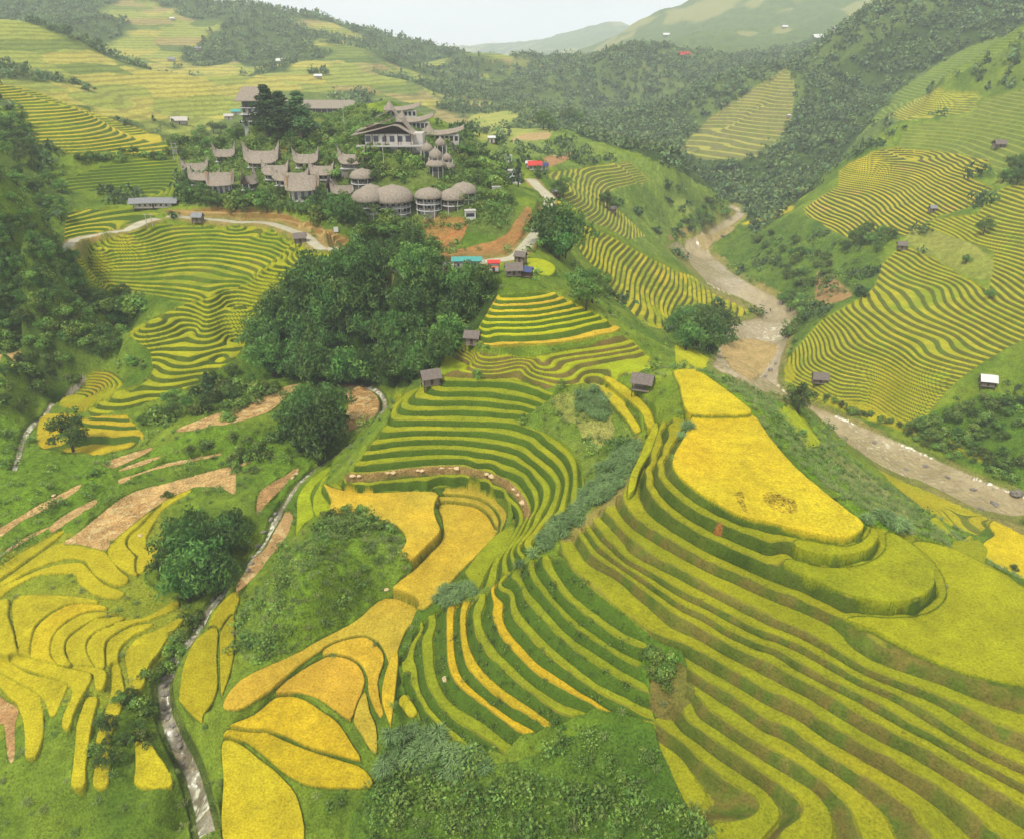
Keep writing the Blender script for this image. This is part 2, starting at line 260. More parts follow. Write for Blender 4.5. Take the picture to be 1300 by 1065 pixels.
# near edge, outside the frame
ctrl.append(np.array([[x, y, CAMZ - d] for x, y, d in [(-60, 20, 115), (0, 20, 100), (60, 20, 90), (-30, 0, 108), (30, 0, 96), (0, 50, 100), (-90, 50, 113), (110, 40, 84)]], float))
ctrl = np.concatenate(ctrl)
_k = np.stack([np.arctan2(ctrl[:, 0], ctrl[:, 1]), np.log(np.hypot(ctrl[:, 0], ctrl[:, 1]))], 1); _keep = []
for i in range(len(ctrl)):
    if not _keep or np.min(np.hypot(*(_k[_keep] - _k[i]).T)) > .0075: _keep.append(i)
ctrl = ctrl[_keep]
def uvw(x, y):
    return np.arctan2(x, y), np.log(np.hypot(x, y))
ca, cl = uvw(ctrl[:, 0], ctrl[:, 1]); cz = ctrl[:, 2]
def phi(r2): return (r2 + 2.5e-4) ** 0.7
M_ = len(ca)
Amat = np.zeros((M_ + 3, M_ + 3)); r2 = (ca[:, None] - ca) ** 2 + (cl[:, None] - cl) ** 2
Amat[:M_, :M_] = phi(r2) + np.eye(M_) * -2e-4
Amat[:M_, M_:] = np.c_[np.ones(M_), ca, cl]; Amat[M_:, :M_] = Amat[:M_, M_:].T
wts = np.linalg.solve(Amat, np.r_[cz, 0, 0, 0])
# coarse height grid in (azimuth, ln r)
AZ0, AZ1, LR0, LR1 = R(-58), R(58), math.log(28), math.log(7000)
NCA, NCR = 520, 620
ga = np.linspace(AZ0, AZ1, NCA); gl = np.linspace(LR0, LR1, NCR)
HG = np.empty((NCR, NCA), np.float64)
for j in range(NCR):
    r2 = (ga[:, None] - ca) ** 2 + (gl[j] - cl) ** 2
    HG[j] = phi(r2) @ wts[:M_] + wts[M_] + wts[M_ + 1] * ga + wts[M_ + 2] * gl[j]
print('rbf', M_, 'max err', np.abs(np.linalg.norm(wts[:M_]) * 2e-4), time.time() - T0)
def bil(G, fa, fl):
    fa = np.clip(fa, 0, G.shape[1] - 1.001); fl = np.clip(fl, 0, G.shape[0] - 1.001)
    i = fa.astype(int); j = fl.astype(int); s = fa - i; t = fl - j
    return (G[j, i] * (1 - s) + G[j, i + 1] * s) * (1 - t) + (G[j + 1, i] * (1 - s) + G[j + 1, i + 1] * s) * t
def H(x, y):
    a, l = uvw(np.asarray(x, float), np.asarray(y, float))
    return bil(HG, (a - AZ0) / (AZ1 - AZ0) * (NCA - 1), (l - LR0) / (LR1 - LR0) * (NCR - 1))
def land(u, v, hf=None, dmin=60.):
    """first meeting of sight lines with the ground"""
    hf = hf or H
    u = np.atleast_1d(np.asarray(u, float)); v = np.atleast_1d(np.asarray(v, float))
    ds = np.exp(np.linspace(math.log(dmin), math.log(6500), 900))
    best = np.full(u.shape, np.nan)
    p = unproj(u[:, None], v[:, None], ds[None, :])
    g = p[..., 2] - hf(p[..., 0], p[..., 1])
    cross = (g[:, :-1] >= 0) & (g[:, 1:] < 0)
    k = np.argmax(cross, 1) + 1; ok = cross.any(1)
    n = np.arange(len(u)); g0, g1 = g[n, k - 1], g[n, k]
    t = g0 / (g0 - g1 + 1e-9)
    best = ds[k - 1] + (ds[k] - ds[k - 1]) * t
    q = unproj(u, v, best); q[~ok] = np.nan
    return q
# ------------------------------------------------------------------ fine ground grid
NA = 1720
segs = [(28, 58, 120), (58, 250, 790), (250, 600, 700), (600, 1500, 480), (1500, 7000, 130)]
lr = [math.log(28)]
for a, b, dens in segs:
    n = int(math.log(b / a) * dens); lr += list(np.linspace(math.log(a), math.log(b), n + 1)[1:])
lr = np.array(lr); NR = len(lr)
az = np.linspace(R(-56), R(56), NA)
def cub(G, f, axis):                # Catmull-Rom resampling of a grid along one axis
    n = G.shape[axis]; i = np.clip(f.astype(int), 0, n - 2); t = f - i
    w = [-.5 * t + t * t - .5 * t ** 3, 1 - 2.5 * t * t + 1.5 * t ** 3, .5 * t + 2 * t * t - 1.5 * t ** 3, -.5 * t * t + .5 * t ** 3]
    out = 0
    for k in range(4):
        g = np.take(G, np.clip(i + k - 1, 0, n - 1), axis=axis)
        out = out + g * (w[k][:, None] if axis == 0 else w[k][None, :])
    return out
Z = cub(cub(HG, (lr - LR0) / (LR1 - LR0) * (NCR - 1), 0), (az - AZ0) / (AZ1 - AZ0) * (NCA - 1), 1)
RR = np.exp(lr)
X = (RR[:, None] * np.sin(az)[None, :]); Y = (RR[:, None] * np.cos(az)[None, :])
tabs = {}
def vn(x, y, s, seed=0):            # smooth value noise 0..1, feature size s metres
    if seed not in tabs: tabs[seed] = np.random.default_rng(seed + 100).random((257, 257)).astype(np.float32)
    T = tabs[seed]; x = x / s + 1000.3 * (seed + 1); y = y / s + 777.7
    xi = np.floor(x); yi = np.floor(y); fx = (x - xi).astype(np.float32); fy = (y - yi).astype(np.float32)
    xi = xi.astype(np.int64) & 255; yi = yi.astype(np.int64) & 255
    fx = fx * fx * (3 - 2 * fx); fy = fy * fy * (3 - 2 * fy)
    return (T[yi, xi] * (1 - fx) + T[yi, xi + 1] * fx) * (1 - fy) + (T[yi + 1, xi] * (1 - fx) + T[yi + 1, xi + 1] * fx) * fy
def fbm(x, y, s, seed=0, o=3):
    v = 0; a = .55; t = 0
    for k in range(o):
        v = v + a * vn(x, y, s / 2 ** k, seed + k); t += a; a *= .55
    return v / t
def sstep(a, b, x):
    t = np.clip((x - a) / (b - a), 0, 1); return t * t * (3 - 2 * t)
def box(m):                          # 3x3 blur
    p = np.pad(m, 1, mode='edge'); q = (p[:-2] + p[1:-1] * 2 + p[2:]) / 4
    return (q[:, :-2] + q[:, 1:-1] * 2 + q[:, 2:]) / 4
# rougher, gullied far hills
DIST = RR[:, None] + 0 * X
FARW = sstep(420, 900, DIST)
rid = 1 - np.abs(2 * fbm(X, Y, 330, 20, 4) - 1)
gul = 1 - np.abs(2 * vn(X + 40 * vn(X, Y, 90, 33), Y * .6, 95, 31) - 1)
Z = Z + FARW * ((rid - .62) * 46 + (gul - .5) * 14 + (fbm(X, Y, 60, 24, 3) - .5) * 9) * sstep(500, 1500, DIST)  \
      + FARW * (fbm(X, Y, 90, 27, 3) - .5) * 12 * (1 - sstep(900, 1500, DIST))
Z = Z + (fbm(X, Y, 26, 28, 2) - .5) * 1.2 * sstep(200, 400, DIST)
ZS = Z.copy()
def grid_ij(x, y):
    a = np.arctan2(x, y); l = np.log(np.hypot(x, y))
    return (a - az[0]) / (az[-1] - az[0]) * (NA - 1), np.interp(l, lr, np.arange(NR))
def HS(x, y):
    fa, fl = grid_ij(np.asarray(x, float), np.asarray(y, float)); return bil(ZS, fa, fl)
def raster(xy):                      # soft mask (0..1) of a world polygon on the grid, with its window
    fa, fl = grid_ij(xy[:, 0], xy[:, 1])
    i0, i1 = max(0, int(fa.min()) - 2), min(NA, int(fa.max()) + 3); j0, j1 = max(0, int(fl.min()) - 2), min(NR, int(fl.max()) + 3)
    m = np.zeros((j1 - j0, i1 - i0), np.float32); cols = np.arange(i0, i1)
    xa, ya = fa, fl; xb, yb = np.roll(fa, -1), np.roll(fl, -1)
    for j in range(j0, j1):
        c = ((ya <= j) & (yb > j)) | ((yb <= j) & (ya > j))
        if not c.any(): continue
        xs = np.sort(xa[c] + (j - ya[c]) / (yb[c] - ya[c]) * (xb[c] - xa[c]))
        for k in range(0, len(xs) - 1, 2):
            m[j - j0] += np.clip(cols - xs[k] + .5, 0, 1) - np.clip(cols - xs[k + 1] + .5, 0, 1)
    return np.clip(m, 0, 1), (slice(j0, j1), slice(i0, i1))
def lpoly(s, D=None, smooth=True, n=5, far=60.):   # a traced outline set down on the ground
    q = P(s) if isinstance(s, str) else s
    q = curve(q, True, n) if smooth else np.concatenate([np.linspace(a, b, 6)[:-1] for a, b in zip(q, np.roll(q, -1, 0))])
    if D is not None: return at_D(q[:, 0], q[:, 1], D)
    w = land(q[:, 0], q[:, 1], HS, far); return w[~np.isnan(w[:, 0])]
def lin(c):
    c = np.asarray(c, float) / 255; return np.where(c <= .04045, c / 12.92, ((c + .055) / 1.055) ** 2.4)
ALB = .74
def alb(c): return (lin(c) * ALB).astype(np.float32)
# per-vertex fields: flat colour, riser colour, noise strength, level, terrace weight, region
SH = (NR, NA)
n1 = fbm(X, Y, 14, 1, 3); n2 = fbm(X, Y, 4, 5, 3); n3 = fbm(X, Y, 60, 9, 2); n4 = vn(X, Y, 1.1, 12)
def mixc(a, b, t): return alb(a) * (1 - t[..., None]) + alb(b) * t[..., None]
TC = mixc((76, 112, 30), (126, 148, 44), np.clip(n1 * 1.6 - .35, 0, 1))
TC = TC * (.78 + .5 * n2[..., None]).astype(np.float32)
RC = TC.copy()
NS = np.full(SH, .8, np.float32); LEV = np.zeros(SH, np.float32); TW = np.zeros(SH, np.float32); REG = np.zeros(SH, np.uint8)
BUMP = np.full(SH, 1., np.float32)   # scrub relief weight
STEPPED = np.zeros(SH, np.float32)
def paint(poly, c1, c2=None, sc=1, ns=.7, bump=1., reg=None, sm=True, dz=0., wob=0, var=.35, D=None):
    xy = lpoly(poly, D, sm)
    if len(xy) < 3: return
    m, w = raster(xy[:, :2]); m = box(m)
    if wob:                          # ragged natural outline
        g = np.pad(m, 9)
        for _ in range(26): g = box(g)
        g = g[9:-9, 9:-9]; m = sstep(.42, .58, g + ((n2[w] - .5) * 2.2 + (n4[w] - .5) * .8) * wob * 1.6 * g * (1 - g))
    t = np.clip((n1 if sc == 1 else n2)[w] * 1.8 - .4, 0, 1)
    c = mixc(c1, c2 or c1, t) * (1 - var / 2 + var * n2[w][..., None])
    TC[w] = TC[w] * (1 - m[..., None]) + c * m[..., None]; RC[w] = RC[w] * (1 - m[..., None]) + c * m[..., None]
    NS[w] = NS[w] * (1 - m) + ns * m; BUMP[w] = BUMP[w] * (1 - m) + bump * m
    if dz: Z[w] += dz * m
    if reg is not None: REG[w][m > .5] = reg
    return m, w
# ------------------------------------------------------------------ land cover
# far land first: painted by where it lies
farL = sstep(430, 520, DIST) * (X < 0)
patch = (np.floor(ZS / 9 + n3 * 1.4) * 37.1 + np.floor((X * .8 + Y * .35) / 70 + n3 * 2) * 17.7)
hsh = np.modf(np.sin(patch * 12.9898) * 43758.5453)[0]; hsh = np.abs(hsh)
pc = np.select([(hsh < .3)[..., None], (hsh < .5)[..., None], (hsh < .7)[..., None], (hsh < .86)[..., None]],
               [alb((150, 160, 74)), alb((178, 170, 84)), alb((118, 138, 62)), alb((162, 148, 96))], alb((96, 122, 56)))
pc = pc * (.85 + .3 * n2[..., None])
wood = sstep(.52, .60, fbm(X, Y, 130, 40, 4) + .10 * sstep(1150, 1500, DIST)) * (1 - .0)
pc = pc * (1 - wood[..., None]) + mixc((60, 86, 42), (84, 108, 52), n1) * wood[..., None]
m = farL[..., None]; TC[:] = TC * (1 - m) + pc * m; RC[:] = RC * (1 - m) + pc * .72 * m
farR = sstep(620, 800, DIST) * (X >= 0)
open_ = .75 * sstep(.63, .67, fbm(X, Y, 230, 44, 3)) * sstep(1200, 1500, DIST)
fc = mixc((76, 102, 50), (102, 126, 62), np.clip(n1 * 1.4 - .2, 0, 1)) * (1 - open_[..., None]) + alb((150, 146, 92)) * open_[..., None]  # far woodland greens lightened: some distance haze put into the colour
m = farR[..., None]; TC[:] = TC * (1 - m) + fc * m; RC[:] = RC * (1 - m) + fc * m
FARWOOD = np.clip(wood * farL + farR * (1 - open_), 0, 1)

SCRUB = [
 # wooded or scrubby ground under the trees (poly, c1, c2)
 ("-60,120 0,128 40,150 75,195 85,240 95,262 85,300 80,325 110,360 150,375 185,400 165,415 160,440 185,470 130,468 90,480 60,500 20,520 -60,520", (80, 108, 38), (112, 142, 46)),
 ("230,195 290,150 330,120 420,120 470,140 520,160 560,180 600,200 640,240 655,262 640,300 560,290 480,300 440,296 400,275 330,262 240,262 235,230", (86, 112, 44), (110, 128, 62)),
 ("340,400 400,340 440,310 540,290 580,330 620,350 632,380 605,420 560,460 520,490 480,490 440,485 340,470 325,430", (50, 74, 26), (62, 92, 30)),
 ("730,170 820,150 900,200 960,195 1030,110 1100,60 1200,10 1340,-20 1340,20 1220,65 1140,115 1085,180 1020,250 960,300 940,262 880,240 820,200", FOR1, FOR2),
 ("1150,540 1225,508 1250,498 1300,512 1345,535 1345,650 1290,615 1200,580 1150,562 1260,588 1200,562", (70, 110, 30), (92, 132, 36)),
 ("900,330 960,290 1020,275 1070,305 1090,310 1120,335 1110,365 1045,405 1010,440 1000,460 985,470 1005,440 1011,395 970,370", (70, 106, 34), (104, 134, 44)),
 ("640,165 700,165 800,200 860,215 925,270 900,298 850,312 870,330 820,320 780,285 740,240 700,205 650,200", (98, 128, 50), (122, 146, 60)),
 ("1130,195 1200,150 1300,120 1345,120 1345,230 1270,240 1255,203 1140,187", (118, 142, 56), (134, 154, 62)),
 ("300,820 305,780 330,750 375,700 415,658 455,650 500,672 517,690 507,705 530,715 495,750 440,790 380,820 325,848", (98, 138, 30), (112, 140, 50)),
 ("880,531 955,528 1000,580 1060,630 1100,665 1115,672 1150,680 1190,690 1235,708 1250,700 1210,665 1160,640 1100,600 1060,560 1020,515 985,480 940,455 900,445 860,440 856,474 885,472 940,515", (96, 140, 28), (118, 150, 44)),
 ("1040,560 1075,585 1120,620 1150,650 1160,680 1140,680 1110,655 1080,620 1050,590", (120, 138, 66), (150, 150, 96)),
 ("490,945 540,930 580,958 640,972 700,948 760,922 830,930 850,960 880,990 900,1080 470,1080 480,980", (70, 108, 32), (98, 132, 44)),
 ("662,545 700,505 760,490 800,530 812,560 810,600 790,625 740,660 700,690 640,740 600,775 570,780 590,745 640,735 700,672 738,640 742,615 735,585 715,563 690,550", (96, 130, 40), (126, 140, 62)),
 ("0,530 60,575 180,575 260,540 330,552 380,560 400,592 350,640 330,600 300,600 200,600 0,720", (92, 132, 30), (104, 140, 38)),
]
for s, a, b in SCRUB: paint(s, a, b, wob=.6, ns=1., bump=1.2)
paint("-60,700 20,700 80,675 140,700 200,650 205,700 180,740 235,770 228,800 190,860 160,900 60,900 -60,960", (118, 140, 36), (146, 150, 42), ns=.9, bump=.3, wob=.5)
# terraced slopes: outline, levels (list or top, bottom, step), tread share, crop colours, riser colours, crop height, region
def terr(poly, lv, T, crops, risers, ch, rg, var=0., seed=1, sm=False, crop_w=1., along=0, far=60., top=None):
    if isinstance(lv, tuple): lv = np.arange(lv[0], lv[1] + lv[2], lv[2])
    lv = np.array(lv, float); xy = lpoly(poly, None, sm, far=far); m, w = raster(xy[:, :2])
    wz = sstep(.35, .65, box(m) + (n2[w] - .5) * .5 * (m > .01) * (m < .99))
    D = CAMZ - ZS[w] + (vn(X[w], Y[w], 7, seed + 50) - .5) * .2 * np.min(np.diff(lv))
    D = np.minimum(D, lv[-1] - .12 * (lv[-1] - lv[-2]))
    lev = np.interp(D, lv, np.arange(len(lv))); inside = (D > lv[0]) & (D < lv[-1])
    k = np.ceil(lev - 1e-6).astype(int).clip(1, len(lv) - 1); f = k - lev        # 0 at the crest, 1 uphill
    gw = np.maximum(np.abs(np.gradient(lev, axis=0)), np.abs(np.gradient(lev, axis=1))).clip(0, .35)
    zt = CAMZ - lv[k]; zu = CAMZ - lv[k - 1]
    z = zt + (zu - zt) * sstep(T, 1.0, f)
    rs = np.random.default_rng(seed); cr = np.array([alb(c) for c in crops]); ri = np.array([alb(c) for c in risers])
    seg = np.floor((X[w] * .6 + Y[w] * .8) / 45 + k * 2.37) if along else 0
    hh = np.abs(np.modf(np.sin((k * 7.13 + seg * 3.1 + seed) * 12.9898) * 43758.5453)[0])
    if var == 0: ck = cr[(hh * len(cr)).astype(int).clip(0, len(cr) - 1)]
    else:
        t = np.clip(n1[w] * 1.5 - .25 + (hh - .5) * var, 0, .999) * (len(cr) - 1); i = t.astype(int); q = (t - i)[..., None]
        ck = cr[i] * (1 - q) + cr[(i + 1).clip(0, len(cr) - 1)] * q
    t = np.clip(n1[w] * .9 + n2[w] * 1.3 - .6, 0, .999) * (len(ri) - 1); i = t.astype(int); q = (t - i)[..., None]
    rk = (ri[i] * (1 - q) + ri[(i + 1).clip(0, len(ri) - 1)] * q) * (.75 + .5 * n2[w][..., None])
    if top:
        rj = np.array([alb(c) for c in top[1]]); t = np.clip(n1[w] * .9 + n2[w] * 1.3 - .6, 0, .999) * (len(rj) - 1); i = t.astype(int); q = (t - i)[..., None]
        rk = np.where((k <= top[0])[..., None], (rj[i] * (1 - q) + rj[(i + 1).clip(0, len(rj) - 1)] * q) * (.75 + .5 * n2[w][..., None]), rk)
    e1 = np.maximum(.05, 1.5 * gw); cm = sstep(.0, e1, f) * (1 - sstep(T - .03 - np.maximum(.07, 1.5 * gw), T - .03, f)) * inside * crop_w * (1 - sstep(.18, .32, gw))
    z = z + cm * ch * (.85 + .3 * n4[w])
    wi = wz * inside
    Z[w] = Z[w] * (1 - wi) + z * wi
    c = ck * (.86 + .28 * n2[w][..., None]); wc = wi[..., None]
    TC[w] = TC[w] * (1 - wc) + c * wc; RC[w] = RC[w] * (1 - wc) + rk * wc
    LEV[w] = LEV[w] * (1 - (wi > .5)) + np.where(wi > .5, lev, 0)
    TW[w] = np.maximum(TW[w] * (1 - wi), wi); BUMP[w] *= (1 - wi) + wi * (f > T) * .12
    TSH[w] = np.where(wi > .5, T, TSH[w])
    NS[w] = NS[w] * (1 - wi) + .55 * wi
    r_ = REG[w]; r_[(wi > .5) & (cm > .5)] = rg
    if top: r_[(wi > .5) & (cm > .5) & (k <= top[0])] = top[2]
    r_[(wi > .5) & (cm <= .5)] = 0
TSH = np.full(SH, .6, np.float32)
BRN = [(84, 110, 32), (100, 112, 38), (118, 108, 52), (84, 108, 32), (112, 110, 50)]
terr("-40,98 0,106 40,114 100,137 145,153 180,165 212,183 217,190 215,196 170,198 120,200 75,195 45,180 40,160 20,140 0,128 -40,125", (16, 52, 1.2), .62, [GOLD, YEL, (190, 170, 50), YG], [RG, (100, 118, 40)], .45, rL1, .5, 3)
terr("80,228 135,208 170,203 215,198 225,205 232,240 228,247 150,256 145,243 85,243", (44, 64, 1.1), .55, [YG, GRN, (120, 140, 40)], [RG, RD], .4, rL2, .4, 4)
terr("85,270 150,263 205,272 165,292 120,305 80,308", (58, 68, .9), .6, [YG, YEL, GRN], [RG, RD], .4, rL2, .4, 5)
terr("78,322 130,301 152,291 200,285 275,284 350,290 400,306 425,317 400,320 385,316 372,308 360,320 335,342 318,358 290,368 262,380 230,385 180,372 140,370 110,362 112,345 95,335", (62.6, 82, 1.0), .7, [YG, GRN, (176, 172, 34), YG], [(78, 106, 28), RG, (104, 100, 46)], .45, rD1, .5, 6)
terr("372,308 395,318 425,322 410,345 395,360 385,372 350,385 330,410 325,430 310,440 300,455 275,470 262,482 240,492 200,508 160,520 120,530 110,522 140,500 182,488 195,470 190,445 165,428 165,420 190,408 215,395 235,385 262,380 290,368 318,358 335,342 360,320", (66, 104, 1.2), .72, [(182, 180, 24), YG, (172, 176, 22)], [(80, 104, 28), (88, 104, 28)], .45, rD2, .4, 7)
terr("75,515 85,495 110,475 135,467 180,470 185,475 175,490 140,505 118,515 105,525", (97, 104, .8), .75, [YEL, YG, (176, 150, 36)], [RG, RD], .4, rD3, .3, 8)
terr("50,530 80,524 110,530 160,527 185,555 170,570 130,578 95,575 55,572 46,560", (97, 104, .8), .75, [YEL, (190, 160, 34)], [RG, RD], .4, rD3, .3, 9)
terr("632,375 702,371 738,390 760,400 788,418 780,424 730,436 690,441 614,443 605,430 608,415 620,395", [63.8, 65, 66, 67.1, 68.2, 69.3, 70.4, 71.5, 73], .6, [(180, 184, 24), (204, 172, 52), GOLD, YG], [RG, (78, 108, 30)], .5, rE, 0, 12)
terr("560,440 590,440 605,447 640,450 680,455 737,440 790,425 800,430 830,460 845,465 790,478 770,490 735,490 705,492 690,492 672,487 640,480 602,483 560,480 556,460", [73.8, 75.5, 76.3, 77, 77.8, 78.6, 80], .62, [(160, 176, 30), YG, (140, 168, 28)], [(96, 104, 40), RB], .4, rE2, .4, 13)
terr("505,500 545,490 560,478 640,480 672,489 703,500 690,515 668,528 660,540 690,550 715,563 735,585 742,615 736,640 722,648 700,672 672,702 640,736 612,748 600,742 590,735 610,710 640,680 652,655 648,640 637,631 600,616 562,618 525,624 475,624 425,623 418,616 441,604 455,585 475,560 490,540",
     [78.6, 80, 81.6, 83, 84.4, 85.8, 87.2, 88.6, 90, 91.4, 93, 95, 97.4], .66, [(150, 158, 28), (142, 154, 26), (166, 166, 30)], [(80, 116, 24), (70, 98, 22)], .5, rC, .3, 14)
terr("822,545 845,533 868,530 880,529 868,560 853,585 858,603 880,622 912,643 975,665 1045,681 1072,684 1090,676 1098,667 1113,667 1122,672 1130,678 1150,679 1187,689 1235,707 1300,745 1345,763 1345,1080 900,1080 862,1005 838,950 830,915 850,900 872,880 872,850 868,832 830,808 805,789 760,754 734,732 708,702 712,684 735,672 770,640 790,625 802,603 815,575", [72, 73.4, 75.6, 78.2, 80.1, 81.3, 82.4, 83.5, 85.3, 87.2, 88.8, 90.4, 92.4, 94.4], .7, [(152, 152, 24), (140, 146, 24), (160, 154, 28)], BRN, .5, rA, .3, 17, top=(3, [RD, (80, 104, 28), (92, 100, 40)], rA0))
terr("600,762 625,746 637,728 655,722 672,712 690,705 715,712 745,742 775,766 805,790 822,818 818,835 812,850 822,872 832,918 790,905 752,900 722,915 690,925 660,935 640,960 600,945 575,942 545,925 520,900 512,870 510,835 535,790 560,772",
     [85.3, 87.2, 89, 90.6, 92.4, 94, 95.6, 97.2, 98.6, 100.3, 101.6, 102.8], .55, [(146, 154, 28), (200, 168, 32), (142, 150, 28), (190, 164, 32), (136, 148, 26)], [(80, 116, 28), (70, 100, 26)], .55, rB, 0, 21)
terr("983,472 1000,455 1012,440 1045,405 1085,383 1110,365 1120,335 1138,318 1160,314 1255,368 1262,320 1175,288 1185,278 1240,272 1270,240 1345,220 1345,530 1300,512 1250,498 1225,508 1175,530 1150,540 1200,562 1260,588 1250,586 1185,562 1120,536 1080,517 1036,502 1000,484", (56, 134, 1.08), .72, [YEL, YG, (178, 172, 40), (140, 158, 28)], [(94, 116, 36), (104, 106, 44), (88, 116, 32)], .3, rR1, .5, 30, far=262)
terr("1020,265 1065,235 1065,215 1110,192 1140,187 1200,192 1255,203 1255,215 1230,225 1262,240 1235,262 1190,275 1150,300 1110,295 1090,308 1070,300 1025,275", (56, 106, 1.1), .68, [GOLD, YEL, (180, 172, 48), YG, (200, 170, 70)], [(82, 100, 32), (92, 90, 42)], .25, rR2, .6, 31)
terr("1120,150 1145,117 1240,118 1245,125 1230,145 1150,155", (20, 70, 1.5), .6, [(186, 174, 70), (170, 168, 60)], [(104, 124, 50)], .4, rR3, .4, 32)
terr("1085,180 1140,115 1220,65 1310,30 1310,45 1240,80 1200,105 1120,150", (-20, 80, 2.2), .5, [(128, 148, 58), (140, 154, 56)], [(100, 128, 48)], .2, rR3, .4, 33)
terr("700,262 720,270 745,285 775,300 830,330 860,345 880,350 905,360 950,385 958,395 940,403 920,395 890,385 870,388 850,410 845,420 820,415 800,395 770,370 760,345 745,330 730,310 715,285", (62, 132, 1.7), .72, [YG, YEL, GRN, (190, 174, 34)], [(92, 112, 34), (108, 104, 56)], .45, rM, .5, 34)
terr("695,220 740,213 800,205 825,230 780,240 765,250 790,270 820,300 800,305 770,290 735,275 720,255 705,240", (56, 100, 1.5), .55, [(150, 160, 50), (176, 168, 60), (120, 146, 46)], [(92, 124, 44), (120, 112, 66)], .35, rM2, .5, 35)
terr("856,438 870,440 900,453 938,474 930,482 905,477 885,470 870,470 858,468", (78, 112, 2.0), .75, [YG, (186, 184, 26)], [RG, RD], .4, rM, .3, 36)
terr("1000,512 1020,528 1042,560 1040,576 1025,572 1008,546 985,522", (80, 112, 3), .7, [(150, 166, 30), YG], [RG], .3, rM, .3, 37)
terr("1085,570 1130,592 1200,628 1262,657 1255,668 1240,680 1200,665 1170,645 1130,612", (126, 134, .45), .7, [(176, 160, 40), YG], [(110, 120, 40)], .3, rN, .3, 38)
terr("858,195 900,150 960,110 1000,85 1010,110 1005,150 990,180 960,200 900,205", (10, 110, 3.2), .55, [(176, 168, 80), (160, 162, 74)], [(112, 128, 60), (124, 116, 80)], .3, rF, .5, 39)
terr("1140,187 1150,160 1230,148 1250,125 1300,112 1345,105 1345,215 1270,236 1255,203 1200,192", (0, 80, 2.0), .55, [(140, 152, 58), (132, 148, 54), (152, 154, 66)], [(108, 132, 50), (116, 130, 56)], .1, 0, .5, 44)
# faint steps over the far left farmland
fw = farL * (1 - wood); LF = ZS / 3.6 + (n1 - .5) * .6
LEV[:] = np.where((TW < .3) & (fw > .4), LF + 1000, LEV); TW[:] = np.where((TW < .3) & (fw > .4), .62, TW)
# orange soil banks above the road
terr("205,268 300,262 350,268 400,284 445,305 432,316 380,296 320,283 270,277 225,276", (55, 68, 1.6), .55, [(186, 160, 112), (176, 142, 96)], [(172, 122, 76), (120, 110, 56)], 0, 0, .5, 40)
def soil(s, **k): paint(s, (172, 120, 76), (140, 120, 66), ns=.8, bump=.25, wob=.5, **k)
soil("540,275 590,278 592,292 580,312 548,318 540,300"); soil("545,318 590,316 640,300 662,270 672,262 676,280 660,310 640,325 575,332")
soil("350,192 360,180 395,160 400,162 372,185 358,200"); soil("612,205 630,210 640,222 632,222 615,212")
paint("1150,302 1176,290 1256,324 1246,356 1162,315", (150, 150, 76), (134, 146, 60), ns=1, bump=.4)
paint("1040,345 1080,372 1075,380 1040,392 1035,385", (176, 140, 100), (160, 130, 90), bump=.3)
paint("945,283 1000,262 1005,268 975,280 948,286", GOLD, YEL, ns=.6, bump=.1)
paint("1036,501 1060,504 1098,513 1140,531 1200,557 1258,584 1250,588 1200,568 1130,542 1080,526 1036,508", (186, 176, 34), (170, 168, 36), ns=.6, bump=.15)
paint("985,462 1003,460 1010,475 1004,485 990,480", (186, 176, 34), (170, 168, 36), ns=.6, bump=.15)
paint("905,327 930,338 938,344 925,344 900,332", (206, 178, 46), YEL, ns=.6, bump=.1)
paint("855,255 872,256 888,272 862,272", (150, 168, 84), (140, 160, 74), bump=.2); paint("850,298 868,290 890,292 870,300 850,306", (150, 130, 84), bump=.3)
paint("605,145 720,140 745,150 738,158 700,170 690,178 615,180 600,165", (172, 168, 88), (140, 156, 72), ns=.9, bump=.15)
paint("650,180 690,178 700,172 690,168 660,172 640,184", (178, 152, 112), bump=.1); paint("690,202 715,196 735,196 715,206 698,212", (176, 134, 96), bump=.2)
paint("600,180 690,180 700,196 650,202 605,196", (132, 150, 72), (116, 142, 60), bump=.2)
